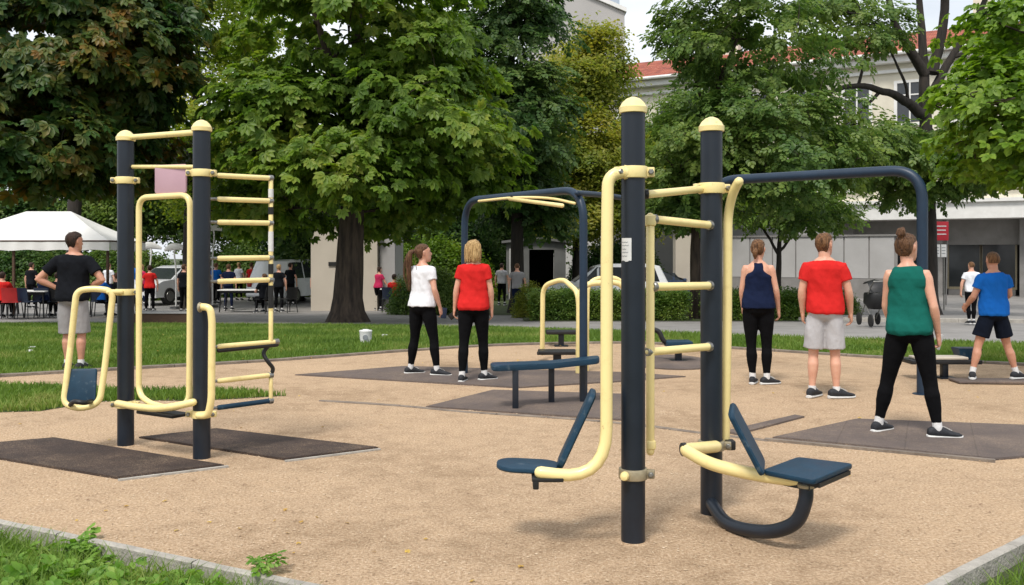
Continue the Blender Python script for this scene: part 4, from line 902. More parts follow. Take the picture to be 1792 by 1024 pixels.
chair('red plastic chair under the tent near the left edge', 22, 25.6, M['redplastic'], .1)
chair('dark chair right of the red chair under the tent', 46, 25.8, M['navyplastic'], -.2); chair('dark chair in front of the second tent table', 78, 26.4, M['navyplastic'], .1)
chair('dark chair left of the dark shirted man by the table', 100, 26.5, M['black'], -.15); chair('dark chair right of the dark shirted man', 176, 27, M['navyplastic'], .2)
chair('dark chair behind the second left post', 205, 27.2, M['black'], .4); chair('dark red chair at the far left edge', 2, 25.9, M['redplastic'], -.3)
chair('blue chair right of the big trunk', 706, 31.5, M['blueplastic'], .5); chair('black chair behind the ladder, near its outer rail', 462, 30.5, M['black'], 1.2); chair('black chair left of the ladder rungs', 350, 30.5, M['black'], -.8)
chair('black chair between the ladder and the man in the white shirt', 505, 31, M['black'], .9); chair('dark chair right of the woman in pink', 684, 31.2, M['navyplastic'], -.5)
# brown planter trough at the plaza edge
p0, p1 = gp(238, 566), gp(334, 566); Yk = 22.6
pl = thing('planter_trough', ((hx(238, Yk) + hx(334, Yk)) / 2, Yk, gz(Yk)), 'long low brown timber trough with a pale rim at the plaza edge', 'planter')
m = MB(); m.box(((hx(236, Yk) + hx(336, Yk)) / 2, Yk, gz(Yk) + .09), (hx(336, Yk) - hx(236, Yk), .5, .30)); part('box', m, M['brown'], pl, smooth=False)
m = MB(); m.box(((hx(236, Yk) + hx(336, Yk)) / 2, Yk, gz(Yk) + .26), (hx(336, Yk) - hx(236, Yk) + .06, .56, .035)); part('rim', m, M['wallgrey'], pl, smooth=False)
# white curved lamp-like banners behind the yellow frame
def banner(label, px, py, Y, lean):
    root = thing('feather_banner', (hx(px, Y), Y, gz(Y)), label, 'banner', 'white banners at the plaza')
    t = at(px, py, Y).z - gz(Y); m = MB(); m.tube(spline([(0, 0, 0), (0, 0, t * .6), (lean * .06, 0, t * .9), (lean * .02, 0, t)], 5), .03, 8); lpart('pole', m, M['trim'], root)
    m = MB(); pts = spline([(-.42, 0, t - .10), (-.2, 0, t + .02), (.1, 0, t + .04), (.42, 0, t - .06)], 5); m.tube(pts, [.04 + .09 * math.sin(math.pi * i / (len(pts) - 1)) for i in range(len(pts))], 10, flat=.35); lpart('top_vane', m, M['trim'], root)
    m = MB(); m.lathe((0, 0, 0), [(0, .22), (.05, .2), (.07, .04)], 16); lpart('foot', m, M['black'], root)
banner('white topped slim banner stand left of the yellow frame centre', 262, 432, 33, 1)
banner('white topped banner stand in front of the parked white car', 308, 434, 34, -1)
banner('white topped banner stand behind the top ladder rungs', 372, 400, 35, 1)

# white bin on the lawn
bn = gp(640, 602, -.03); br = thing('litter_bin', bn, 'small white bin with a dark round opening standing on the lawn', 'bin')
m = MB(); m.lathe((0, 0, 0), [(0, .085), (.01, .095), (.20, .105), (.22, .112), (.235, .105), (.235, .06), (.25, .05)], 28); lpart('bin_body', m, M['paper'], br)
m = MB(); m.lathe((.01, -.098, .12), [(0, .045), (.012, .045), (.013, .03)], 18, (0, -1, 0)); lpart('opening', m, M['ink'], br)
for i, (px, py) in enumerate(((57, 612), (52, 618), (672, 590))):
    q = gp(px, py, -.02); m = MB(); m.rings([[(r_ * math.cos(a) * (1 + .3 * math.sin(3 * a + i)), r_ * math.sin(a) * .7, z) for a in np.linspace(0, 6.28, 10)[:-1]] for r_, z in ((.05, 0), (.06, .03), (.045, .05), (.01, .055))])
    o = link('paper_scrap', m.mesh('paper_scrap', M['paper']), None, q); tag(o, ('crumpled white paper scrap on the lawn, upper of the two at the left', 'crumpled white paper scrap on the lawn, lower of the two at the left', 'crumpled white paper scrap on the lawn right of the bin')[i], 'litter', 'paper scraps on the lawn')
# ------------------------------------------------------------------ exercise equipment
def post(root, px, py, ptop, r=.0625, capr=.073, caph=.085):
    p = gp(px, py); zt = at(px, ptop, p.y).z
    m = MB(); m.lathe(p, [(-.1, r), (zt - caph + .01, r)], 36); po = part('post', m, M['post'], root)
    m = MB(); m.lathe((p.x, p.y, zt - caph), [(0, capr * .93), (.002, capr), (.030, capr * 1.02), (.034, capr * .95), (.055, capr * .80), (.075, capr * .5), (caph, capr * .16), (caph + .001, .002)], 36); part('cap', m, M['yellow'], po)
    m = MB(); rs = []
    for h, rr in ((-.004, .088), (.001, .078), (.003, .063)): rs.append([(p.x + (rr + .008 * math.sin(3 * a)) * math.cos(a), p.y + (rr + .006 * math.cos(2 * a)) * math.sin(a), h + .004) for a in np.linspace(0, 2 * math.pi, 25)[:-1]])
    m.rings(rs); part('footing', m, M['gravel'], po)
    return p, zt, po
def collar(root, p, z, r=.0625, h=.062, m_='yellow', bolts=((1, 0), ), name='collar'):
    m = MB(); m.lathe((p.x, p.y, z - h / 2), [(0, r + .003), (.001, r + .011), (.006, r + .013), (h - .006, r + .013), (h - .001, r + .011), (h, r + .003)], 36); c = part(name, m, M[m_], root)
    for dx, dy in bolts:
        d = Vector((dx, dy, 0)).normalized(); m = MB()
        rot = Matrix(((d.x, -d.y, 0), (d.y, d.x, 0), (0, 0, 1)))
        m.box(Vector((p.x, p.y, z)) + d * (r + .028), (.042, .036, h * .8), rot, .006); lg = part('lug', m, M[m_], c)
        t = Vector((-d.y, d.x, 0)); q = Vector((p.x, p.y, z)) + d * (r + .030)
        if t.y > 0: t = -t
        m = MB(); m.tube([q - t * .03, q + t * .026], .009, 8); m.lathe(q + t * .018, [(0, .016), (.01, .016), (.016, .010)], 6, t); part('bolt', m, M['steel'], c)
    return c
def ptube(name, pts, r, m_, root, fil=.08, n=16, ends=True, label=None):
    m = MB(); m.tube(fillet(pts, fil), r, n, ends); return part(name, m, M[m_], root, label)
def flange(parent, p, d, r=.027, m_='steel'):
    m = MB(); m.lathe(p, [(-.006, r * .8), (-.004, r), (.012, r), (.018, r * .8)], 18, d); return part('end_fitting', m, M[m_], parent)

# ---- right hand station
P1 = gp(1108, 948); st = thing('seated_press_station', (P1.x, P1.y, 0), 'exercise station with two dark posts and two blue seats in the right foreground', 'exercise station')
p1, z1, po1 = post(st, 1108, 948, 170); p2, z2, po2 = post(st, 1245, 900, 205)
collar(st, p1, 1.927, bolts=((1, -.15), (-1, -.5))); collar(st, p2, 1.880, bolts=((1, .2), (-1, -.3)))
collar(st, p1, .357, m_='clamp', bolts=((1, -.2),), h=.055); collar(st, p2, .40, m_='clamp', bolts=((1, -.2),), h=.055)
m = MB(); q = Vector((p1.x - .05, p1.y - .065, .36)); m.lathe(q, [(0, .022), (.02, .024), (.035, .018), (.04, .006)], 18, (-.3, -1, 0)); part('knob', m, M['yellow'], st)
# sticker on the front post
m = MB(); rs = []
for i in range(7):
    a = R(-162 + i * 9.5); rs.append(a)
zt_, zb_ = at(1100, 417, p1.y).z, at(1100, 457, p1.y).z
m.v = [(p1.x + .0648 * math.cos(a), p1.y + .0648 * math.sin(a), z) for a in rs for z in (zb_ + .004 * math.sin(a * 9), zt_)]; m.f = [(2 * i, 2 * i + 2, 2 * i + 3, 2 * i + 1) for i in range(6)]; m.m = [0] * 6
stk = part('sticker', m, M['paper'], po1)
for z, a0, a1 in ((.80, -158, -122), (.66, -158, -118), (.50, -156, -130), (.36, -157, -120), (.2, -158, -126)):
    zz_ = zb_ + (zt_ - zb_) * z; m = MB(); aa = [R(a0 + (a1 - a0) * i / 5) for i in range(6)]
    m.v = [(p1.x + .0656 * math.cos(a), p1.y + .0656 * math.sin(a), zz_ + dz + (.004 if i % 2 else 0)) for i, a in enumerate(aa) for dz in (-.0016, .0016)]; m.f = [(2 * i, 2 * i + 2, 2 * i + 3, 2 * i + 1) for i in range(5)]; m.m = [0] * 5
    part('print', m, M['ink'], stk)
# left seat arm
Y0 = p1.y - .03
arm = ptube('seat_arm', [at(1098, 302, Y0), at(1064, 303, Y0 - .02), at(1062, 420, Y0 - .05), at(1061, 842, Y0 - .11), at(946, 827, Y0 - .12)], .0315, 'yellow', st, [0, .075, .2, .26, 0])
flange(arm, at(1094, 302, Y0), (1, 0, 0), .04, 'yellow')
Yc = Y0 - .12
def board(name, c, ux, uy, un, L_, W_, T, m_, parent, rnd=.06, label=None, n=8, bev=.008):
    """rounded board: centre c, half axes along ux/uy, thickness along un"""
    ux, uy, un = Vector(ux).normalized(), Vector(uy).normalized(), Vector(un).normalized(); ring = []
    for sx, sy in ((1, 1), (-1, 1), (-1, -1), (1, -1)):
        a0 = math.atan2(sy, sx) - math.pi / 4
        for k in range(n + 1):
            a = a0 + k / n * math.pi / 2; ring.append((sx * (L_ / 2 - rnd) + rnd * math.cos(a), sy * (W_ / 2 - rnd) + rnd * math.sin(a)))
    m = MB(); rs = []
    for t, i in ((-T / 2, bev), (-T / 2 + bev, 0), (T / 2 - bev, 0), (T / 2 - bev * .3, bev * .3), (T / 2, bev)):
        rs.append([Vector(c) + ux * x * (1 - 2 * i / L_) + uy * y * (1 - 2 * i / W_) + un * t for x, y in ring])
    m.rings(rs); return part(name, m, M[m_], parent, label)
b0, b1 = at(982, 826, Yc), at(1044, 693, Yc + .02); up_ = (b1 - b0).normalized()
wd_ = Vector((.09, 1, 0)).normalized()
sc_ = at(926, 811, Yc)
board('seat', (sc_.x, Yc + .165, .392), (1, 0, -.05), (0, 1, 0), (.06, 0, 1), .335, .25, .028, 'blue', st, .10)
board('backrest', (b0 + b1) / 2 + Vector((0, .165, 0)), up_, wd_, up_.cross(wd_), (b1 - b0).length, .26, .034, 'blue', st, .05)
m = MB(); q = at(948, 832, Yc); m.box((q.x + .03, Yc + .10, .362), (.16, .26, .02), None, .006); m.box((q.x - .03, Yc + .02, .340), (.03, .10, .05), None, .006); part('bracket', m, M['black'], st)
# centre rail and rungs between the posts
Yr = 5.08
rail = ptube('rail', [at(1138, 380, Yr), at(1138, 790, Yr)], .023, 'yellow', st)
m = MB(); q = at(1138, 386, Yr); m.box((q.x, q.y, q.z), (.06, .06, .06), None, .012); part('joint', m, M['yellow'], rail)
m = MB(); q = at(1138, 778, Yr); m.box((q.x + .004, q.y, q.z), (.05, .055, .05), None, .012); part('joint', m, M['yellow'], rail)
pr = lambda z: Vector((p2.x - .055, p2.y - .05, z))
rg_ = ptube('rung', [at(1136, 340, 4.98), at(1226, 331, p2.y - .04)], .021, 'yellow', st); flange(rg_, at(1133, 340, 4.97), (-1, 0, 0), .027, 'black')
for (x0_, y0_, x1_, y1_) in ((1146, 384, 1241, 394), (1146, 502, 1241, 500), (1136, 616, 1240, 607)):
    a, b_ = at(x0_, y0_, Yr), at(x1_, y1_, p2.y - .085); rg_ = ptube('rung', [a, b_], .022, 'yellow', st); d = (b_ - a).normalized(); flange(rg_, b_, d, .028); flange(rg_, a, -d, .027)
# rear handle by the second post
Yh = p2.y + .06
hd = ptube('rear_handle', [at(1293, 318, Yh - .15), at(1284, 332, Yh - .1), at(1274, 372, Yh - .02), at(1273, 560, Yh), at(1269, 780, Yh)], .0265, 'yellow', st, .12)
m = MB(); q = at(1276, 777, Yh - .02); m.box((q.x, q.y - .02, q.z), (.055, .07, .055), None, .01); part('joint', m, M['black'], hd)
# right arm, seat, strut
Z = .40
a_ = [Vector((p2.x + .01, p2.y - .07, .405)), at(1198, 787, 5.16), at(1240, 812, 5.0), at(1320, 831, 4.86), at(1406, 842, 4.72)]
arm2 = ptube('seat_arm', a_, .034, 'yellow', st, [0, .03, .1, .25, 0])
m = MB(); q = at(1196, 787, 5.16); m.lathe(q + Vector((.012, .01, 0)), [(0, .037), (.02, .036), (.026, .02)], 18, (-1, -.3, 0)); part('end_cap', m, M['black'], arm2)
cn = [at(1337, 822, 4.80), at(1397, 802, 5.02), at(1493, 812, 4.86), at(1418, 838, 4.55)]
zc = .405; cn = [Vector((q.x, q.y, zc + (.006 if i in (1, 2) else 0))) for i, q in enumerate([gp(1334, 822, zc), gp(1396, 801, zc), gp(1494, 813, zc), gp(1424, 840, zc)])]
def soft_plate(name, P, T, m_, parent, rnd=.03):
    c = sum(P, Vector()) / 4; out = []
    for i in range(4):
        a, b_, d_ = P[i - 1], P[i], P[(i + 1) % 4]; u, v = (a - b_).normalized() * rnd, (d_ - b_).normalized() * rnd
        for k in range(6): t = k / 5; out.append((b_ + u).lerp(b_, t).lerp(b_.lerp(b_ + v, t), t))
    m = MB(); rs = []
    for dz, i in ((-T, .02), (-T + .008, 0), (-.008, 0), (-.002, .008), (0, .03)): rs.append([p + (c - p) * i + Vector((0, 0, dz)) for p in out])
    m.rings(rs); return part(name, m, M[m_], parent)
seat2 = soft_plate('seat', cn, .026, 'blue', st)
cc = sum(cn, Vector()) / 4
m = MB(); m.plate([c_.lerp(cc, .22) + Vector((.03, -.02, -.028)) for c_ in cn], .022); m.plate([c_.lerp(cc, .5) + Vector((-.02, -.05, -.051)) for c_ in cn], .025); part('bracket', m, M['black'], st, smooth=False)
bb0, bb1 = gp(1338, 820, zc) + Vector((0, .03, -.01)), at(1279, 714, 4.86); up_ = (bb1 - bb0).normalized(); wd_ = Vector((.34, 1, 0)).normalized(); wd_ = (wd_ - up_ * wd_.dot(up_)).normalized()
board('backrest', (bb0 + bb1) / 2, up_, wd_, up_.cross(wd_), (bb1 - bb0).length, .25, .028, 'blue', st, .035)
js = [Vector((p2.x - .01, p2.y - .05, .075)), at(1268, 912, 5.18), at(1300, 926, 5.02), at(1350, 930, 4.84), at(1392, 914, 4.74), at(1409, 878, 4.70), at(1411, 846, 4.70)]
m = MB(); m.tube(spline(js, 6), .036, 18, True); part('base_tube', m, M['post'], st, 'black curved tube under the right seat')
m = MB(); m.lathe(at(1410, 853, 4.70), [(0, .04), (.014, .042), (.02, .036)], 20); part('end_cap', m, M['clamp'], st)

# ---- left station
P3 = gp(353, 803); s2 = thing('climbing_station', (P3.x, P3.y, 0), 'exercise station on the left with a rung ladder and a pink panel', 'exercise station')
p3, z3, po3 = post(s2, 353, 803, 210); p4, z4, po4 = post(s2, 220, 780, 228)
z = lambda py, Y: at(0, py, Y).z
collar(s2, p3, z(303, p3.y), bolts=((1, -.1), (-1, -.2)), h=.055); collar(s2, p4, z(316, p4.y), bolts=((1, -.1), (-1, -.2)), h=.055)
collar(s2, p4, z(511, p4.y), bolts=((-1, -.1), (1, -.1)), h=.05); collar(s2, p3, z(724, p3.y), bolts=((1, -.1), (-1, -.2)), h=.055); collar(s2, p4, z(707, p4.y), bolts=((1, -.1), (-1, -.2)), h=.055)
ptube('top_bar', [at(222, 241, p4.y), at(352, 231, p3.y)], .022, 'yellow', s2)
ptube('upper_bar', [at(228, 292, p4.y), at(350, 292, p3.y)], .015, 'yellow', s2)
q0, q1 = at(272, 290, 7.2), at(326, 288, 7.02); q2, q3 = at(326, 336, 7.02), at(273, 340, 7.2)
board('panel', (q0 + q1 + q2 + q3) / 4, (q1 - q0), (0, 0, 1), (q1 - q0).cross(Vector((0, 0, 1))), (q1 - q0).length, (q0.z - q3.z), .016, 'pink', s2, .02, 'dusty pink board hanging from the upper bar', bev=.003)
Ya, Yb = 7.28, 7.0
fr = [at(243, 420, Ya), at(243, 346, Ya), at(333, 341, Yb), at(333, 420, Yb), at(332, 600, Yb), at(331, 705, Yb), at(300, 716, 7.0), at(262, 706, 7.18), at(243, 690, Ya), at(243, 600, Ya), at(243, 418, Ya)]
ptube('tall_frame', fr, .0225, 'yellow', s2, .10, ends=False)
ptube('lower_bar', [at(206, 706, 7.26), at(240, 713, 7.1), at(290, 716, 6.84), at(338, 704, 6.82)], .027, 'yellow', s2, .2)
m = MB(); m.box(at(285, 723, 7.1), (.42, .16, .025), Matrix.Rotation(R(-32), 3, 'Z'), .008); part('foot_plate', m, M['black'], s2)
hdl = ptube('side_handle', [at(352, 537, 6.80), at(368, 538, 6.78), at(371, 560, 6.78), at(370, 700, 6.78), at(364, 728, 6.80), at(348, 727, 6.82)], .026, 'yellow', s2, .05)
m = MB(); m.lathe(at(352, 538, 6.80), [(0, .035), (.012, .038), (.02, .03)], 18, (-1, 0, 0)); part('end_cap', m, M['clamp'], hdl)
# leg swing
Yl = 7.25
ptube('swing_hoop', [at(123, 610, Yl), at(134, 508, Yl), at(166, 505, Yl + .02), at(198, 509, Yl + .03), at(184, 640, Yl), at(174, 706, Yl - .05), at(142, 716, Yl - .08), at(111, 708, Yl - .06), at(123.2, 608, Yl)], .024, 'yellow', s2, [0, .12, .05, .12, .3, .1, .1, .1, 0], ends=False)
ptube('hanger', [at(190, 511, Yl + .02), at(212, 511, Yl + .06)], .02, 'yellow', s2)
f0, f1 = at(145, 648, Yl), at(142, 700, Yl - .05)
board('foot_board', (f0 + f1) / 2, (1, .1, 0), (f0 - f1), Vector((0, -1, -.2)), .215, .25, .02, 'blue', s2, .02)
m = MB(); m.tube(spline([at(122, 710, Yl - .05), at(130, 703, Yl - .2), at(148, 705, Yl - .2), at(160, 702, Yl - .05)], 5), .018, 10, True); part('foot_catch', m, M['black'], s2)
# rung ladder
ap = lambda py: at(370, py, 6.95)
def zr(y): return z(y, 7.25)
XO, YO = at(474, 400, 7.3).x, 7.3; lp0 = Vector((p3.x + .055, p3.y + .04, 0))
m = MB(); m.tube([(XO, YO, zr(312)), (XO, YO, zr(545))], .018, 12, True); m2 = part('outer_rail', m, M['yellow'], s2)
for ya, yb in ((330, 345), (362, 375), (405, 440), (462, 480), (500, 540)):
    m = MB(); m.tube([(XO, YO, zr(ya)), (XO, YO, zr(yb))], .0205, 12); part('grip_sleeve', m, M['black' if ya in (362, 462, 500) else 'paper'], m2)
m = MB(); m.tube([(XO, YO, zr(545)), (XO, YO, zr(600))], .018, 12, True); part('outer_rail', m, M['yellow'], s2)
m = MB(); m.tube(spline([(XO, YO, zr(602)), (XO - .05, YO - .02, zr(618)), (XO - .02, YO - .03, zr(632)), (XO + .015, YO, zr(646)), (XO, YO, zr(658))], 5), .016, 10, True); part('strap', m, M['black'], s2)
m = MB(); m.tube([(XO, YO, zr(655)), (XO, YO, zr(704))], .016, 12, True); part('outer_rail', m, M['yellow'], s2)
for ya, dark in ((312, 0), (352, 0), (391, 0), (452, 0), (491, 0), (601, 2), (659, 0), (704, 1)):
    zz_ = zr(ya); a = lp0 + Vector((.045, .045, zz_)); b_ = Vector((XO, YO, zz_ + .004)); dd = (b_ - a).normalized()
    if dark == 2: b_ = b_ + dd * .05
    rr_ = part('rung', MB().tube([a, b_], .0195, 12, True), M['blue' if dark == 1 else 'yellow'], s2)
    m = MB(); m.tube([lp0 + Vector((-.02, -.01, zz_)), a], .011, 10); part('pin', m, M['steel'], rr_)
    m = MB(); m.lathe(b_ - dd * .02, [(0, .02), (.004, .024), (.034, .024), (.04, .015)], 14, dd); part('end_fitting', m, M['steel'], rr_)
    if dark == 2: m = MB(); m.tube([a + Vector((0, 0, -.028)), b_ + Vector((0, 0, -.022))], .018, 10, True); part('pad', m, M['black'], rr_)

# ---- horizontal bar behind, right
ba = gp(1246, 657); bb = gp(1614, 690); zt_ = 2.41
hb = thing('pull_up_bar', (bb.x, bb.y, 0), 'tall blue grey goal shaped pull-up bar arching over the people on the right', 'pull-up bar')
m = MB(); m.tube(fillet([(ba.x, ba.y, -.05), (ba.x, ba.y, zt_), (bb.x, bb.y, zt_), (bb.x, bb.y, -.05)], .34, 12), .057, 24); part('bar', m, M['bluebar'], hb)
for q in (ba, bb): m = MB(); m.lathe(q, [(0, .10), (.008, .10), (.012, .055)], 24); part('base_plate', m, M['bluebar'], hb)

# ---- middle station: hoop frame with yellow bars
ca, cb = gp(813, 655), gp(1021, 700); zt_ = 2.17
hf = thing('hoop_frame', (cb.x, cb.y, 0), 'blue arched frame with thin yellow bars under its top, behind the blonde woman', 'exercise frame')
m = MB(); m.tube(fillet([(ca.x, ca.y, -.05), (ca.x, ca.y, zt_), (cb.x, cb.y, zt_), (cb.x, cb.y, -.05)], .34, 12), .042, 20); part('bar', m, M['bluebar'], hf)
m = MB(); m.tube(spline([at(1010, 338, 9.7), at(1060, 342, 10.4), at(1110, 350, 11.0)], 5), .03, 14, True); part('side_arm', m, M['bluebar'], hf)
m = MB(); m.tube(spline([at(838, 352, 11.4), at(900, 346, 10.7), at(960, 347, 10.2), at(1006, 356, 9.8)], 5), .015, 10, True); part('grip_bar', m, M['yellow'], hf)
m = MB(); m.tube([at(892, 348, 10.7), at(984, 360, 9.2)], .021, 12, True); part('grip_bar', m, M['yellow'], hf)
m = MB(); m.tube([at(895, 342, 10.7), at(895, 350, 10.7)], .014, 8); part('hanger', m, M['black'], hf)

# long blue bench
bn_ = thing('sit_up_bench', tuple(gp(965, 705)), 'long narrow blue exercise bench on three dark legs behind the front post', 'bench')
la, lb, lc = gp(902, 717), gp(965, 706), gp(1020, 705)
zb_ = .44
bp_ = [gp(867, 634, zb_), gp(960, 641, zb_), gp(1044, 635, zb_), gp(1050, 626, zb_), gp(985, 628, zb_), gp(880, 630, zb_)]
def thickpoly(name, P, T, m_, parent, rnd=.04):
    n = len(P); c = sum(P, Vector()) / n; out = []
    for i in range(n):
        a, b_, d_ = P[i - 1], P[i], P[(i + 1) % n]; r1 = min(rnd, (a - b_).length * .45); r2 = min(rnd, (d_ - b_).length * .45); u, v = (a - b_).normalized() * r1, (d_ - b_).normalized() * r2
        for k in range(5): t = k / 4; out.append((b_ + u).lerp(b_, t).lerp(b_.lerp(b_ + v, t), t))
    m = MB(); rs = []
    for dz, i in ((-T, .02), (-T + .01, 0), (-.01, 0), (0, .02)): rs.append([p + (c - p) * i + Vector((0, 0, dz)) for p in out])
    m.rings(rs); return part(name, m, M[m_], parent)
ux = (gp(1045, 632, zb_) - gp(867, 635, zb_)); ax = Vector((ux.x, ux.y, 0)).normalized(); sd_ = Vector((-ax.y, ax.x, 0)); e0 = gp(870, 640, zb_)
q0 = Vector((la.x - .22, la.y + .0, zb_)); q1 = Vector((lc.x + .16, lc.y + .05, zb_ + .02)); w_ = .15
mid_ = q0.lerp(q1, .55)
thickpoly('bench_top', [q0 + Vector((0, -w_, 0)), mid_ + Vector((0, -w_ + .03, -.02)), q1 + Vector((0, -w_, .0)), q1 + Vector((.02, w_, .0)), mid_ + Vector((0, w_, -.02)), q0 + Vector((-.03, w_, 0))], .055, 'blue', bn_, .06)
for q in (la, lb, lc):
    m = MB(); m.box((q.x, q.y, .19), (.06, .06, .40), None, .008); m.box((q.x, q.y, .008), (.13, .11, .012)); part('leg', m, M['post'], bn_)
# arched handrails with a black step
hr = thing('step_station', tuple(gp(1012, 655)), 'pale yellow arched handrails with a small black step in the middle distance', 'exercise station')
Yh = gp(0, 655).y; Yf = 13.4
ptube('handrail', [at(949, 618, Yf), at(950, 500, Yf), at(985, 488, Yf - .3), at(1012, 512, Yf - .9), at(1014, 600, Yf - .9)], .034, 'yellow', hr, .16)
ptube('handrail', [gp(1012, 655), at(1014, 497, Yh), at(1095, 493, Yh + .1), at(1092, 640, Yh + .1)], .036, 'yellow', hr, .2)
ptube('handrail', [gp(1026, 650), at(1028, 488, Yh + .4), at(1085, 486, Yh + .5), at(1100, 520, Yh + .5), at(1100, 630, Yh + .5)], .032, 'yellow', hr, .2)
c = at(975, 616, Yf - .5)
m = MB(); m.box(c, (.52, .34, .05), None, .015); part('step', m, M['black'], hr)
m = MB(); m.box((c.x, c.y, c.z / 2), (.11, .11, c.z), None, .01); part('step_post', m, M['post'], hr)
m = MB(); m.box((at(948, 617, Yf).x, Yf - .1, at(948, 617, Yf).z), (.14, .12, .04), None, .01); part('rail_foot', m, M['black'], hr)
# far seats
def stool(label, px, pyb, pyt, w_, d_, m_, ph=.05, back=True, group='low far stools'):
    q = gp(px, pyb); Y = q.y; t = at(px, pyt, Y); root = thing('exercise_stool', q, label, 'stool', group)
    m = MB(); m.box((0, 0, t.z - ph / 2), (w_, d_, ph), None, .02); lpart('seat', m, m_, root)
    m = MB(); m.box((0, 0, (t.z - ph) / 2), (.09, .09, t.z - ph), None, .008); m.box((0, 0, .01), (.22, .2, .015)); lpart('post', m, M['post'], root)
    if back:
        m = MB(); m.tube(spline([(-.02, 0, t.z - ph - .02), (-w_ * .55, 0, t.z - .01), (-w_ * .75, .02, t.z + .12), (-w_ * 1.05, .03, t.z + .16)], 5), [.03] * 4 * 4 if False else .035, 10, True); lpart('back_support', m, M['black'], root)
    return root
stool('black far stool seen between the arched handrails', 982, 606, 578, .5, .3, M['black'], .06, False)
stool('blue far stool on the round rubber mat', 1187, 632, 596, .36, .32, M['blue'], .09, True)
# low bench on the right with a blue box on it
q = gp(1655, 662); lbn = thing('low_bench', q, 'low black bench with a pale pad left of the boy in the blue shirt', 'bench')
zt_ = at(0, 628, q.y).z
m = MB(); m.box((-.06, 0, zt_ - .025), (.85, .34, .05), None, .012); lpart('bench_top', m, M['black'], lbn)
m = MB(); m.box((-.10, -.02, zt_ + .018), (.62, .26, .034), None, .015); lpart('pad', m, M['beige'], lbn)
for dx in (0, .62):
    m = MB(); m.box((dx * .5 - .02 if dx else -.02, 0, (zt_ - .05) / 2), (.07, .09, zt_ - .05), None, .006); lpart('leg', m, M['post'], lbn) if not dx else None
m = MB(); m.box((0, 0, .01), (.2, .2, .015)); lpart('base_plate', m, M['post'], lbn)
bx2 = Vector((q.x + .30, q.y + .1, zt_)); o = thing('step_box', bx2, 'small dark blue tray standing on the low black bench', 'tray')
m = MB(); rs = [[(x * k, y * k, z_) for x, y in ((-.13, -.1), (.13, -.1), (.13, .1), (-.13, .1))] for z_, k in ((0.001, .8), (.10, 1.05), (.12, 1.1), (.12, 1.0), (.03, .8))]; m.rings(rs); lpart('tray_body', m, M['blue'], o, smooth=False)
m = MB(); m.box((0, 0, .122), (.27, .21, .008)); lpart('lid', m, M['bluebar'], o, smooth=False)
# stepping board under the boy
q = gp(1742, 670); bo = thing('balance_board', q, 'thin black board lying under the feet of the boy in the blue shirt', 'board')
m = MB(); m.box((0, 0, .022), (.95, .34, .028), Matrix.Rotation(R(-4), 3, 'Z'), .01); lpart('deck', m, M['matgrey'], bo)
m = MB(); m.box((0, 0, .006), (.75, .22, .011), Matrix.Rotation(R(-4), 3, 'Z')); lpart('runner', m, M['black'], bo)
# ------------------------------------------------------------------ people
def seg(a, b, t): return Vector(a).lerp(Vector(b), t)
def build_hand(mb, wrist, d, palm_n, side, curl=.5, s=1.0):
    """wrist, pointing direction d, palm normal palm_n (palm faces that way), side vector towards the thumb"""
    d = d.normalized(); n = (palm_n - d * palm_n.dot(d)).normalized(); t = side - d * side.dot(d); t = (t - n * t.dot(n)).normalized()
    rs = []
    for l, w_, h_ in ((-.03, .024, .022), (0, .026, .020), (.03, .036, .018), (.065, .041, .016), (.085, .040, .013), (.09, .036, .008)):
        c = wrist + d * l * s; rs.append([c + t * w_ * s * math.cos(a) + n * h_ * s * math.sin(a) for a in np.linspace(0, 2 * math.pi, 17)[:-1]])
    mb.rings(rs)
    for i, (off, L_) in enumerate(((.029, .072), (.010, .080), (-.010, .074), (-.028, .058))):
        b = wrist + d * .078 * s + t * off * s; cur = curl * (1 + .12 * i); pts = [b - d * .02 * s, b]; ang = 0; p = b; dd = d
        for f in (.42, .33, .25):
            ang += cur * .75; dd = d * math.cos(ang) + n * math.sin(ang); p = p + dd * L_ * f * s; pts.append(p)
        mb.tube(pts, [.0088 * s, .0090 * s, .0085 * s, .0078 * s, .0066 * s], 10, True)
    b = wrist + d * .018 * s + t * .026 * s; th = (t * .75 + d * .75 + n * .35).normalized(); p1_ = b + th * .035 * s; p2_ = p1_ + (d * .9 + n * .4 + t * .1).normalized() * .032 * s
    mb.tube([b - th * .015 * s, b, p1_, p2_], [.012 * s, .0125 * s, .0108 * s, .0085 * s], 10, True)
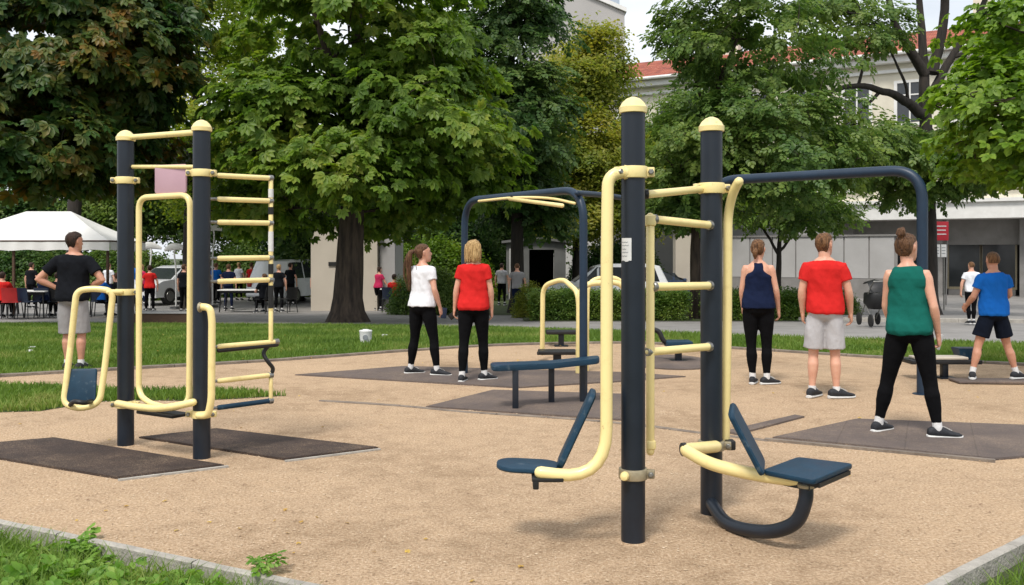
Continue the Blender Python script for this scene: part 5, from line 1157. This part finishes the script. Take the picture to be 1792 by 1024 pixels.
def person(label, px, py, H, pose, look, sex='f', yaw=0, Y=None, z=None, group=None, detail=1.0, seated=False):
    """pose/look are dictionaries; local axes: x to the right of the picture, y away from the camera, scaled from a 1.70 m figure"""
    k = H / 1.70
    if Y is None: q = gp(px, py, 0); loc = Vector((q.x, q.y, 0))
    else: loc = Vector((hx(px, Y), Y, gz(Y)))
    if z is not None: loc.z = z
    fem = sex == 'f'; P = dict(fl=(-.12, 0, 0), fr=(.12, 0, 0), el=(-.26, 0, 1.12), wl=(-.27, .03, .87), er=(.26, 0, 1.12), wr=(.27, .03, .87), head=0, nod=0, hip=(0, 0), lean=(0, 0), hz=.90, chest=0, hands=(.5, .5), tw=0, kl=None, kr=None)
    P.update(pose); dz = P['hz'] - .90; hx_, hy_ = P['hip']; lx, ly = P['lean']
    fat = look.get('build', 1.0)
    def up(z, x=0, y=0):                                   # point of the trunk at standing height z with the lean applied
        t = max(0, (z - .9) / .6); return (x + hx_ + lx * t, y + hy_ + ly * t, z + dz)
    def U_(p): return Vector(up(p[2], p[0], p[1]))
    # trunk sections (z, rx, ry, y offset)
    if fem: T = [(.80, .085, .075, .0), (.84, .150, .105, -.012), (.90, .176, .118, -.022), (.96, .170, .112, -.015), (1.03, .146, .096, 0), (1.10, .130, .088, .006), (1.18, .137, .093, .004), (1.27, .143, .100, .0), (1.34, .142, .096, -.008), (1.385, .128, .080, -.010), (1.425, .092, .062, -.006), (1.45, .066, .053, 0)]
    else: T = [(.80, .085, .075, .0), (.84, .145, .100, -.010), (.90, .163, .110, -.018), (.96, .160, .106, -.012), (1.03, .153, .100, 0), (1.10, .152, .100, .004), (1.18, .162, .106, .002), (1.27, .166, .112, -.002), (1.34, .166, .108, -.010), (1.385, .148, .090, -.012), (1.43, .104, .068, -.008), (1.455, .075, .058, 0)]
    T = [(a, b * fat, c * fat, d) for a, b, c, d in T]
    sw = (.142 if fem else .168) * (1 + (fat - 1) * .6); hw = .088 if fem else .085
    def trunk(mb, infl=0, lo=.78, hi=2, wide=0, extra=None, hipx=0):
        sl = []
        hc, hb = [t for t in T if abs(t[0] - 1.27) < .01][0], [t for t in T if abs(t[0] - .90) < .01][0]
        for zz, rx, ry, oy in T:
            if hipx and zz < 1.27: t_ = (1.27 - zz) / .37; rx = rx + .75 * max(0, hc[1] + (hb[1] - hc[1]) * t_ - rx); ry = ry + .6 * max(0, hc[2] + (hb[2] - hc[2]) * t_ - ry)
            if lo <= zz <= hi: c = up(zz, 0, oy); sl.append((c[2], c[0], c[1], rx + infl + hipx * min(1, max(0, (1.12 - zz)) / .12), ry + infl + hipx * min(1, max(0, (1.12 - zz)) / .12)))
        if extra: sl = [(e[2], e[0], e[1], e[3], e[4]) for e in extra] + sl
        mb.slices(sl, 32, 2.35)
    shz = 1.362 if fem else 1.352; shL, shR = U_((-sw, -.01, shz)), U_((sw, -.01, shz))
    ank = {}; kn = {}
    for s_, f in ((-1, P['fl']), (1, P['fr'])):
        ank[s_] = Vector((f[0], f[1], .085 + (f[3] if len(f) > 3 else 0))); hp = Vector((hx_ + s_ * hw, hy_, .86 + dz)); kk_ = P['kl'] if s_ < 0 else P['kr']
        kn[s_] = Vector(kk_) if kk_ else hp.lerp(ank[s_], .50) + Vector((s_ * .004, .025, 0))
    def leg(mb, s_, infl=0, to=1.0, rads=None, frm=0):
        hp = Vector((hx_ + s_ * hw, hy_ - .005, .86 + dz)); K, A_ = kn[s_], ank[s_]
        g_ = 1.0 if fem else .97; g_ *= (.5 + .5 * fat)
        path = [(hp + Vector((0, 0, .04)), .078), (hp, .090), (seg(hp, K, .3), .086), (seg(hp, K, .6), .071), (seg(hp, K, .88), .057), (K, .054), (seg(K, A_, .15), .051), (seg(K, A_, .32) + Vector((0, -.012, 0)), .0575), (seg(K, A_, .5) + Vector((0, -.008, 0)), .052), (seg(K, A_, .72), .040), (seg(K, A_, .9), .033), (A_, .034)]
        n_ = max(3, int(len(path) * to + .5)); path = path[:n_]; mb.tube([p for p, _ in path], [(r_ * g_ + infl) for _, r_ in path], 20, False)
        return path[-1][0]
    def armp(s_): return (shL if s_ < 0 else shR), U_(P['el' if s_ < 0 else 'er']), U_(P['wl' if s_ < 0 else 'wr'])
    ag = (1.0 if fem else 1.14) * (.6 + .4 * fat)
    def head_pts(fn):                                        # rotates a head-space point by yaw and nod about the neck and scales it
        a, b_ = R(P['head']), R(P['nod']); c0 = Vector(up(1.585, 0, .012))
        def g_(p):
            p = Vector(p); p = Vector((p.x, p.y * math.cos(b_) + p.z * math.sin(b_), p.z * math.cos(b_) - p.y * math.sin(b_)))
            return c0 + Vector((p.x * math.cos(a) + p.y * math.sin(a), -p.x * math.sin(a) + p.y * math.cos(a), p.z))
        return g_
    HP = head_pts(None)
    HS = [(-.118, .018, .038, .082), (-.108, .036, .015, .092), (-.085, .052, -.030, .096), (-.055, .062, -.058, .094), (-.02, .069, -.080, .095), (.02, .073, -.094, .096), (.055, .073, -.098, .092), (.085, .063, -.086, .074), (.105, .044, -.060, .046), (.117, .018, -.026, .016)]
    def headslices(mb, sl, n=26, pw=2.15):
        rs = []
        for zz, rx, yb, yf in sl:
            r_ = []
            for j in range(n):
                a = 2 * math.pi * j / n; c, d = math.cos(a), math.sin(a)
                r_.append(HP((rx * math.copysign(abs(c) ** (2 / pw), c), (yb + yf) / 2 + (yf - yb) / 2 * math.copysign(abs(d) ** (2 / pw), d), zz)))
            rs.append(r_)
        mb.rings(rs)
    body = MB(); trunk(body)
    for s_ in (-1, 1):
        leg(body, s_)
        A_ = ank[s_]; f = P['fl'] if s_ < 0 else P['fr']; fy = R(f[2]); fd = Vector((math.sin(fy), math.cos(fy), 0))
        body.tube([A_ + Vector((0, 0, .02)), A_ - fd * .01 + Vector((0, 0, -.03)), A_ + fd * .08 + Vector((0, 0, -.052))], [.033, .034, .028], 14, True)
        S, E, W_ = armp(s_)
        body.tube([seg(S, U_((0, 0, 1.36)), .35), seg(S, E, -.01), seg(S, E, .12), seg(S, E, .35), seg(S, E, .6), seg(S, E, .9), E, seg(E, W_, .12), seg(E, W_, .3), seg(E, W_, .6), seg(E, W_, .9), W_],
                  [x * ag for x in (.044, .050, .051, .044, .040, .036, .0355, .038, .0385, .031, .0245, .0235)], 18, True)
    nk = Vector(up(1.41, 0, -.012)); body.tube([nk, Vector(up(1.46, 0, 0)), HP((0, -.012, -.075)), HP((0, -.012, -.03))], [.062 if fem else .07, .05 if fem else .06, .050 if fem else .058, .048], 20)
    headslices(body, HS)
    body.tube([HP((0, .088, .025)), HP((0, .103, .0)), HP((0, .114, -.022)), HP((0, .100, -.034))], [.009, .011, .014, .012], 10, True)      # nose
    body.tube([HP((-.022, .094, -.062)), HP((0, .100, -.060)), HP((.022, .094, -.062))], [.006, .009, .006], 8, True)                         # mouth
    for s_ in (-1, 1):
        body.tube([HP((s_ * .020, .092, .036)), HP((s_ * .045, .082, .038))], .007, 8, True)
        body.tube([HP((s_ * .070, -.012, .022)), HP((s_ * .081, -.018, .018)), HP((s_ * .080, -.014, -.012)), HP((s_ * .070, -.004, -.028))], [.010, .013, .011, .007], 10, True, flat=.7)
    bm = remesh(body, .0095 / detail ** .5 if detail >= 1 else .016, 2)
    hands = MB()
    for s_, cu in ((-1, P['hands'][0]), (1, P['hands'][1])):
        S, E, W_ = armp(s_); hd = P.get('hd' + ('l' if s_ < 0 else 'r')); d = Vector(hd) if hd else (W_ - E)
        build_hand(hands, W_, d, Vector(P.get('pn' + ('l' if s_ < 0 else 'r'), (-s_, .1, 0))), Vector(P.get('tn' + ('l' if s_ < 0 else 'r'), (0, 1, 0))), cu, 1.0 if fem else 1.08)
    hm = remesh(hands, .0042 if detail >= 1 else .008, 1)
    full = joinmesh(bm, hm)
    for mm in (bm, hm): bpy.data.meshes.remove(mm)
    me = full.mesh('person', M[look.get('skin', 'skin')]); root = link('person', me, None, loc); root.scale = (k, k, k); root.rotation_euler.z = R(-yaw); tag(root, label, 'person', group)
    def child(name, me, m, parent=root):
        me.materials.clear(); me.materials.append(M[m]); o = link(name, me, parent); o.data.name = name; return o
    # eyes
    if detail >= 1:
        for s_ in (-1, 1):
            m = MB(); m.slices([(0, 0, 0, .001, .001)] * 2, 4) if False else None
            c = HP((s_ * .031, .086, .018)); m.lathe(c - Vector((0, 0, .010)), [(0, .002), (.004, .008), (.010, .0105), (.016, .008), (.020, .002)], 12); lpart('eye', m, M['eye'], root)
    vx = .0095 if detail >= 1 else .018
    # lower clothing
    lo = look['lower']
    if lo[0] == 'leggings':
        m = MB(); trunk(m, .006, .78, .97)
        for s_ in (-1, 1): leg(m, s_, .007, .93)
        child('leggings', remesh(m, vx, 2, .003, 3, (12, 12, 9)), lo[1])
    else:
        m = MB(); trunk(m, .008, .78, .97)
        for s_ in (-1, 1):
            hp = Vector((hx_ + s_ * hw, hy_ - .005, .86 + dz)); K = kn[s_]; e = lo[2]
            pts = [hp + Vector((0, 0, .0)), seg(hp, K, .1), seg(hp, K, e * .4), seg(hp, K, e * .75), seg(hp, K, e)]; m.tube(pts, [.090, .096, .101, .102, .106], 22, False)
        child('shorts', remesh(m, vx, 2, .007, 7, (11, 11, 5)), lo[1])
    # upper clothing
    upr = look['upper']; hem = upr[2]
    m = MB(); infl = .013; cx_ = up(hem); hw2 = .016 if lo[0] == 'shorts' else .009
    hr_ = np.interp(hem, [t[0] for t in T], [t[1] for t in T]) + infl + hw2; hr2 = np.interp(hem, [t[0] for t in T], [t[2] for t in T]) + infl + hw2
    cc_ = up(hem, 0, np.interp(hem, [t[0] for t in T], [t[3] for t in T]))
    ex = [(cc_[0], cc_[1], cc_[2], hr_, hr2)]
    if upr[0] == 'tee':
        trunk(m, infl, hem + .02, 1.435, 0, ex, hw2)
        for s_ in (-1, 1):
            S, E, W_ = armp(s_); m.tube([seg(S, U_((0, 0, 1.385)), .5), seg(S, E, -.01), seg(S, E, .12), seg(S, E, .40), seg(S, E, upr[3] if len(upr) > 3 else .58)], [.057 * ag, .0615 * ag, .061 * ag, .060 * ag, .062 * ag], 22, False)
        nm = 't_shirt'
    else:
        sl_hi = 1.28; trunk(m, infl, hem + .02, sl_hi, 0, ex, hw2)
        wT = upr[3] if len(upr) > 3 else .105
        c1, c2, c3 = up(1.33, 0, -.008), up(1.39, 0, -.010), up(1.432, 0, -.006)
        base_ = [(up(1.26)[2], up(1.26)[0], up(1.26)[1], .150 * fat + .011, .100 * fat + .012), (c1[2], c1[0], c1[1], (wT + .022), .100 * fat + .012), (c2[2], c2[0], c2[1], wT, .084 * fat + .012), (c3[2], c3[0], c3[1], wT * .8, .066 * fat + .010)]
        m.slices(base_, 32, 2.6)
        nm = 'tank_top'
    child(nm, remesh(m, vx, 2, .013, len(label), (8, 8, 5)), upr[1])
    if upr[0] == 'tank' and look.get('scoop'):                # bare skin triangle between the shoulder blades
        pass
    # hair
    h = look['hair']; m = MB()
    if h[0] == 'short':
        headslices(m, [(-.075, .040, -.056, -.030), (-.055, .060, -.068, -.028), (-.02, .073, -.094, -.012), (.02, .079, -.108, -.002), (.05, .081, -.112, .040), (.075, .079, -.108, .088), (.10, .066, -.090, .082), (.122, .040, -.058, .052), (.131, .012, -.02, .012)])
        amp = .005
    elif h[0] == 'crop':
        headslices(m, [(-.03, .069, -.086, -.020), (.02, .0765, -.100, -.005), (.055, .0775, -.104, .055), (.088, .066, -.092, .075), (.110, .044, -.062, .046), (.122, .016, -.022, .014)]); amp = .0015
    elif h[0] == 'bob':
        headslices(m, [(-.125, .080, -.092, -.020), (-.10, .098, -.110, -.004), (-.06, .104, -.122, .020), (-.02, .102, -.125, .030), (.02, .098, -.124, .040), (.06, .088, -.118, .075), (.09, .078, -.104, .088), (.115, .056, -.078, .062), (.135, .018, -.03, .02)]); amp = .008
    else:
        headslices(m, [(-.065, .045, -.066, -.034), (-.035, .070, -.088, -.020), (.0, .077, -.102, -.008), (.035, .080, -.110, .010), (.06, .079, -.110, .075), (.09, .069, -.098, .080), (.112, .048, -.070, .054), (.127, .014, -.02, .014)]); amp = .004
        if h[0] == 'bun': m.tube([HP((0, -.07, .095)), HP((0, -.09, .125)), HP((.006, -.085, .150)), HP((.01, -.07, .165))], [.024, .040, .037, .018], 14, True)
        if h[0] == 'lowbun': m.tube([HP((-.01, -.10, -.005)), HP((-.012, -.125, -.03)), HP((-.015, -.115, -.065)), HP((-.018, -.10, -.10))], [.03, .034, .030, .014], 14, True)
        if h[0] == 'pony':
            q_ = HP((-.02, -.11, .04)); m.tube(spline([q_, q_ + Vector((-.03, -.05, -.03)), q_ + Vector((-.055, -.05, -.16)), q_ + Vector((-.06, -.03, -.33)), q_ + Vector((-.055, -.01, -.46))], 4), [.024, .028, .031, .033, .035, .037, .038, .038, .037, .036, .035, .032, .028, .024, .019, .013, .006], 12, True)
    child('hair', remesh(m, .0065 if detail >= 1 else .014, 2, amp, 11, (28, 28, 7)), h[1])
    if detail >= 1 and h[0] in ('bob', 'pony'):               # hanging locks
        m = MB(); rg = np.random.default_rng(3)
        for i in range(110 if h[0] == 'bob' else 26):
            if h[0] == 'bob':
                th = rg.uniform(-3.5, .3); c_, s_2 = math.cos(th), math.sin(th); ks = [(.118, .35), (.07, .93), (.0, 1.02), (-.07, 1.0), (rg.uniform(-.155, -.115), rg.uniform(.82, 1.02))]; j = rg.normal(0, .05)
                m.tube([HP((.101 * f_ * math.cos(th + j * q_), -.035 + .088 * f_ * math.sin(th + j * q_), z_)) for q_, (z_, f_) in enumerate(ks)], [.0015, .004, .0045, .004, .0012], 5)
            else:
                a_ = HP((-.02, -.11, .04)); o_ = Vector((rg.normal(0, .02), rg.normal(0, .012), 0)); m.tube(spline([a_ + o_ * .6, a_ + Vector((-.03, -.05, -.03)) + o_, a_ + Vector((-.055, -.05, -.16)) + o_ * 1.6, a_ + Vector((-.06, -.03, -.33)) + o_ * 1.9, a_ + Vector((-.055, -.01, -.45 - rg.uniform(0, .08))) + o_], 2), [.002, .003, .003, .0035, .0035, .003, .003, .002, .001], 5)
        lpart('locks', m, M[h[1]], root)
    if detail >= 1 and h[0] in ('pony', 'bun', 'lowbun', 'short'):   # loose strands
        m = MB(); rg = np.random.default_rng(len(label))
        for i in range(26):
            th = rg.uniform(-2.9, -.3); zz = rg.uniform(-.02, .12) if h[0] != 'bun' else rg.uniform(.05, .14)
            rr = .078 * math.sqrt(max(.1, 1 - (zz / .14) ** 2)); p_ = HP((rr * math.cos(th), rr * 1.3 * math.sin(th), zz)); e_ = HP(((rr + .02) * math.cos(th + .3), (rr * 1.3 + .018) * math.sin(th + .3), zz + rg.uniform(-.05, .03)))
            m.tube([p_, p_.lerp(e_, .5) + Vector((0, 0, .008)), e_], [.0016, .0012, .0005], 4)
        lpart('loose_strands', m, M[h[1]], root)
    # socks and shoes
    for s_, f in ((-1, P['fl']), (1, P['fr'])):
        A_ = ank[s_]; K = kn[s_]; fy = R(f[2]); fd = Vector((math.sin(fy), math.cos(fy), 0)); sd__ = Vector((fd.y, -fd.x, 0)); gz_ = A_.z - .085
        m = MB(); m.tube([seg(A_, K, look.get('sock', .14)), seg(A_, K, .04), A_ + Vector((0, 0, -.01)), A_ + Vector((0, 0, -.035))], [.0385, .038, .040, .036], 16); lpart('sock', m, M[look.get('sockm', 'sock')], root)
        sc_ = 1.0 if fem else 1.1
        def foot(sl):
            rs = []
            for y_, w_, zt__, zb__ in sl:
                c = A_ + fd * y_ * sc_; r_ = []
                for j in range(18):
                    a = 2 * math.pi * j / 18; cc, ss = math.cos(a), math.sin(a); cc = math.copysign(abs(cc) ** .75, cc); ss = math.copysign(abs(ss) ** .75, ss)
                    zz = (zt__ + zb__) / 2 + (zt__ - zb__) / 2 * ss; q_ = c + sd__ * (w_ * cc * sc_ * (1 - .18 * max(0, ss))); r_.append((q_.x, q_.y, gz_ + zz * sc_))
                rs.append(r_)
            return MB().rings(rs)
        sh = lpart('shoe', foot([(-.082, .012, .06, .03), (-.076, .028, .078, .022), (-.055, .036, .092, .020), (-.02, .039, .098, .018), (.02, .040, .100, .018), (.06, .041, .084, .018), (.10, .044, .064, .018), (.14, .045, .052, .018), (.17, .038, .045, .020), (.188, .022, .036, .022), (.192, .008, .03, .026)]), M[look.get('shoe', 'shoe')], root)
        lpart('sole', foot([(-.088, .014, .028, .004), (-.082, .030, .032, .001), (-.05, .040, .030, 0), (0, .041, .026, 0), (.06, .044, .024, 0), (.12, .048, .024, 0), (.165, .043, .026, .001), (.190, .026, .028, .006), (.199, .010, .027, .012)]), M['sole'], sh)
        if detail >= 1:
            m = MB()
            for i, (y_, zz) in enumerate(((.045, .099), (.062, .092), (.08, .083), (.097, .073))):
                c = A_ + fd * y_ * sc_; c = Vector((c.x, c.y, gz_ + (zz - .004) * sc_)); m.tube([c - sd__ * .02, c + sd__ * .02 + fd * .008], .0028, 6)
            lpart('laces', m, M['sole'], sh)
    return root, HP, k
def held(name, root, local, size, m_, label, cat, rot=None):      # a thing held in a hand: top-level, placed at the hand
    q = Matrix.Translation(root.location) @ root.rotation_euler.to_matrix().to_4x4() @ Matrix.Diagonal((*root.scale, 1)) @ Vector(local)
    t = thing(name, q, label, cat); t.rotation_euler = rot or (0, 0, 0)
    m = MB(); m.box((0, 0, 0), size, None, .005); lpart('case', m, M[m_], t)
    m = MB(); m.box((0, size[1] / 2 + .0008, 0), (size[0] * .86, .0015, size[2] * .9)); lpart('screen', m, M['glass'], t)
    return t
BK = 1.0
w1, _, _ = person('woman in a white t-shirt and black leggings with a long brown ponytail, seen from behind', 742, 656, 1.635,
    dict(fl=(-.20, -.02, 35), fr=(.20, .0, 70), el=(-.18, .08, 1.12), wl=(-.16, .14, .90), er=(.205, -.03, 1.12), wr=(.225, .07, .88), head=34, nod=-6, hip=(-.02, 0), lean=(-.01, .01), hz=.885),
    dict(upper=('tee', 'c_white', .90, .50), lower=('leggings', 'c_leg'), hair=('pony', 'h_brown'), build=1.0), 'f', yaw=30)
held('phone', w1, (.235, .11, .80), (.07, .009, .13), 'navyplastic', 'dark blue phone in the right hand of the woman in white', 'phone', (0, .1, .3))
w2, _, _ = person('woman with a blonde bob in a bright red t-shirt and black leggings, seen from behind', 829, 667, 1.655,
    dict(fl=(-.135, -.10, 8), fr=(.125, .06, 50), el=(-.205, -.01, 1.13), wl=(-.235, .04, .88), er=(.205, -.01, 1.12), wr=(.215, .05, .86), head=14),
    dict(upper=('tee', 'c_red', .865, .52), lower=('leggings', 'c_leg'), hair=('bob', 'h_blond'), build=1.02), 'f', yaw=2)
held('phone', w2, (-.25, .06, .80), (.07, .009, .13), 'black', 'black phone in the left hand of the blonde woman', 'phone', (.3, .9, .1))
w3, _, _ = person('woman in a navy racerback tank top and black leggings with a low hair knot', 1330, 672, 1.665,
    dict(fl=(-.085, -.02, 10), fr=(.075, -.04, 55), el=(-.185, .01, 1.12), wl=(-.175, .08, .90), er=(.200, -.02, 1.12), wr=(.235, .07, .87), head=14, hip=(-.02, 0)),
    dict(upper=('tank', 'c_navy', .895, .072), lower=('leggings', 'c_leg'), hair=('lowbun', 'h_ginger'), build=1.0, sock=.2), 'f', yaw=12)
m1, _, _ = person('man in a red t-shirt and light grey shorts with short brown hair, seen from behind', 1443, 696, 1.71,
    dict(fl=(-.125, -.02, 25), fr=(.115, -.03, 62), el=(-.225, -.01, 1.11), wl=(-.215, .06, .88), er=(.235, -.01, 1.11), wr=(.265, .08, .88), head=32, nod=-2),
    dict(upper=('tee', 'c_red', .875, .56), lower=('shorts', 'c_grey', .90), hair=('short', 'h_ginger'), sock=.10), 'm', yaw=14)
w4, _, _ = person('woman in a dark green tank top standing wide on the large rubber mat', 1594, 762, 1.695,
    dict(fl=(-.255, .03, 25), fr=(.205, -.03, 68), el=(-.185, .06, 1.10), wl=(-.15, .16, .92), er=(.195, -.05, 1.10), wr=(.215, .05, .86), head=24, nod=-4, hip=(-.01, 0), lean=(-.02, .01), hz=.872, hands=(.5, .9)),
    dict(upper=('tank', 'c_green', .865, .128), lower=('leggings', 'c_leg'), hair=('bun', 'h_brown'), build=.95), 'f', yaw=28)
held('phone', w4, (.215, .10, .775), (.07, .010, .13), 'paper', 'white phone in the right hand of the woman in green', 'phone', (.2, .2, .9))
b1, _, _ = person('young man in a bright blue t-shirt and dark shorts standing wide on a thin board', 1738, 669, 1.52,
    dict(fl=(-.27, .02, 30), fr=(.30, -.02, 65), el=(-.24, .04, 1.12), wl=(-.24, .22, .99), er=(.24, .03, 1.14), wr=(.24, .29, 1.05), head=12, hip=(0, 0), hz=.865),
    dict(upper=('tee', 'c_blue', .87, .55), lower=('shorts', 'c_darkshort', .72), hair=('crop', 'h_ginger'), skin='skin2', sock=.20), 'm', yaw=-4, z=.036)
m2_, _, _ = person('man in a charcoal t-shirt with hands on hips on the left lawn', 128, 646, 1.80,
    dict(fl=(-.075, .02, 0), fr=(.10, -.02, 15), el=(-.40, -.06, 1.13), wl=(-.20, .00, 1.02), er=(.36, -.04, 1.12), wr=(.19, .06, 1.04), head=30, hdl=(.9, .3, -.25), hdr=(-.8, .6, -.3), pnl=(.2, 1, 0), pnr=(.2, 1, 0), tnl=(0, .3, 1), tnr=(0, .3, 1), lean=(.01, 0)),
    dict(upper=('tee', 'c_char', .86, .62), lower=('shorts', 'c_stone', 1.02), hair=('short', 'h_dark'), skin='skin2', build=1.05, shoe='shoe'), 'm', yaw=-4)
for p_ in (m2_,): p_.location.z = -.02
# people far off on the plaza
bgs = [('person in a white shirt and black trousers bending slightly left of the big trunk', 556, 34, 1.62, 'c_white', ('leggings', 'c_leg'), ('short', 'h_dark'), 'm', 0, dict(lean=(.05, .02), wr=(.2, .25, 1.0), er=(.26, .1, 1.14))),
       ('person in a pink top and black trousers right of the big trunk', 662, 33, 1.50, 'c_pinkc', ('leggings', 'c_leg'), ('short', 'h_dark'), 'f', 30, dict(lean=(.05, 0), wr=(.28, .22, .98), er=(.27, .08, 1.1))),
       ('person in black clothes standing just outside the ladder rungs', 488, 32, 1.60, 'c_char', ('leggings', 'c_leg'), ('short', 'h_blond'), 'f', 10, {}),
       ('person in a grey top and navy trousers in front of the grey garage', 905, 28, 1.55, 'c_stone', ('leggings', 'c_navy'), ('crop', 'h_brown'), 'm', 0, dict(fl=(-.05, 0, 0), fr=(.05, 0, 10))),
       ('person in a red top and black trousers behind the left side of the yellow frame', 262, 31, 1.55, 'c_red', ('leggings', 'c_leg'), ('short', 'h_dark'), 'f', -20, {}),
       ('person in dark clothes behind the right side of the yellow frame', 322, 31, 1.58, 'c_char', ('leggings', 'c_leg'), ('short', 'h_brown'), 'm', 20, {}),
       ('person in a navy shirt standing behind the ladder rungs', 400, 33, 1.6, 'c_navy', ('leggings', 'c_navy'), ('short', 'h_brown'), 'm', 0, {}),
       ('person in a white top and black trousers left of the boy in blue', 1700, 22, 1.45, 'c_white', ('leggings', 'c_leg'), ('crop', 'h_ginger'), 'm', 0, dict(fl=(-.06, 0, 0), fr=(.06, 0, 10)))]
for lab, px, Y, H, c, lo, hr_, sx_, yw, ps_ in bgs:
    person(lab, px, 0, H, ps_, dict(upper=('tee', c, .88, .55), lower=lo, hair=hr_), sx_, yaw=yw, Y=Y, group='people far off on the plaza', detail=.5)
bgs2 = [('person in a pale blue shirt walking behind the second left post', 232, 38, 1.65, 'c_blue', ('leggings', 'c_leg'), ('short', 'h_dark'), 'm', 0, {}),
       ('person in a red shirt behind the lower ladder rungs', 440, 39, 1.6, 'c_red', ('leggings', 'c_navy'), ('short', 'h_brown'), 'f', 0, {}),
       ('person in a grey shirt left of the man in the white shirt', 528, 40, 1.65, 'c_stone', ('leggings', 'c_leg'), ('short', 'h_dark'), 'm', 0, {}),
       ('person in black right of the person in the white shirt', 573, 37, 1.6, 'c_char', ('leggings', 'c_leg'), ('short', 'h_ginger'), 'f', 0, {}),
       ('person in navy behind the woman in pink', 676, 38, 1.6, 'c_navy', ('leggings', 'c_leg'), ('short', 'h_dark'), 'm', 0, {}),
       ('person in grey just right of the blonde woman in red', 878, 36, 1.6, 'c_grey', ('leggings', 'c_leg'), ('short', 'h_dark'), 'm', 0, {})]
bgs2 += [('person in a white shirt near the right end of the tent', 190, 36, 1.6, 'c_white', ('leggings', 'c_navy'), ('short', 'h_brown'), 'm', 0, {}),
       ('person in black left of the beige hut by the white van', 508, 36, 1.62, 'c_char', ('leggings', 'c_leg'), ('short', 'h_dark'), 'f', 0, {}),
       ('person in blue shirt right of the tall yellow frame', 378, 37, 1.6, 'c_blue', ('leggings', 'c_leg'), ('short', 'h_ginger'), 'm', 0, {}),
       ('person in a red shirt immediately right of the big trunk', 648, 36, 1.55, 'c_red', ('leggings', 'c_leg'), ('short', 'h_dark'), 'f', 0, {}),
       ('person in white behind the ladder rungs', 418, 40, 1.6, 'c_white', ('leggings', 'c_leg'), ('short', 'h_blond'), 'f', 0, {}),
       ('person in pink between the yellow frame and the second left post', 248, 36, 1.55, 'c_pinkc', ('leggings', 'c_navy'), ('short', 'h_blond'), 'f', 0, {})]
bgs2 += [('person in dark clothes behind the white tent pole', 55, 34, 1.65, 'c_char', ('leggings', 'c_leg'), ('short', 'h_dark'), 'm', 0, {})]
for lab, px, Y, H, c, lo, hr_, sx_, yw, ps_ in bgs2:
    person(lab, px, 0, H, ps_, dict(upper=('tee', c, .88, .55), lower=lo, hair=hr_), sx_, yaw=yw + 15, Y=Y, group='people far off on the plaza', detail=.4)
sit = dict(hz=.50, fl=(-.12, .36, 0), fr=(.12, .36, 0), kl=(-.11, .40, .50), kr=(.11, .40, .50), wl=(-.15, .38, 1.10), wr=(.15, .38, 1.10), el=(-.24, .16, 1.12), er=(.24, .16, 1.12))
for lab, px, Y, c, hr_, yw in [('seated person in a red top under the tent at the far left edge', 4, 25.7, 'c_red', 'h_dark', -10), ('seated person in a dark blue top in front of the second tent table', 78, 26.3, 'c_navy', 'h_blond', 15),
        ('seated person in black left of the dark shirted man', 101, 26.4, 'c_char', 'h_dark', 5), ('seated person in blue just right of the dark shirted man', 176, 26.9, 'c_blue', 'h_ginger', 20), ('seated person in charcoal behind the second left post', 206, 27.1, 'c_char', 'h_brown', 60),
        ('seated person in red right of the big trunk behind the woman in pink', 690, 31.1, 'c_red', 'h_dark', 10), ('seated person in black behind the ladder near its outer rail', 463, 30.4, 'c_char', 'h_brown', -40)]:
    person(lab, px, 0, 1.65, sit, dict(upper=('tee', c, .90, .6), lower=('leggings', 'c_leg'), hair=('short', hr_)), 'm', yaw=yw, Y=Y, group='people seated at the back tables', detail=.5)
# dark stroller by the path
Y = 21; q = Vector((hx(1530, Y), Y, gz(Y))); st_ = thing('stroller', q, 'black stroller on the path left of the woman in green', 'stroller')
m = MB(); m.slices([(.38, 0, 0, .12, .2), (.5, 0, 0, .2, .28), (.7, .02, -.02, .22, .30), (.74, .02, -.02, .20, .28)], 20, 3); lpart('basket', m, M['black'], st_)
m = MB(); rs = []
for i in range(8):
    a = R(10 + i * 17); rs.append([(.02 + x, -.3 * math.cos(a) * (1 - abs(x) * .6) + .02, .70 + .34 * math.sin(a) * (1 - abs(x) * .8)) for x in (-.21, -.14, 0, .14, .21)])
vs = [p for r_ in rs for p in r_]; m.add(vs, [(i * 5 + j, i * 5 + j + 1, i * 5 + j + 6, i * 5 + j + 5) for i in range(7) for j in range(4)]); lpart('hood', m, M['black'], st_)
m = MB(); m.tube(spline([(-.18, -.45, 1.0), (-.18, -.2, .8), (-.18, .35, .14)], 4), .014, 8); m.tube(spline([(.18, -.45, 1.0), (.18, -.2, .8), (.18, .35, .14)], 4), .014, 8); m.tube([(-.18, -.45, 1.0), (.18, -.45, 1.0)], .018, 8, True); m.tube([(-.18, -.35, .14), (-.18, .1, .52)], .013, 8); m.tube([(.18, -.35, .14), (.18, .1, .52)], .013, 8); lpart('frame', m, M['steel'], st_)
for x in (-.21, .21):
    for y in (-.35, .35):
        m = MB(); m.lathe((x, y, .14), [(-.02, .03), (-.02, .13), (-.015, .14), (.015, .14), (.02, .13), (.02, .03)], 20, (1, 0, 0)); lpart('wheel', m, M['tyre'], st_)
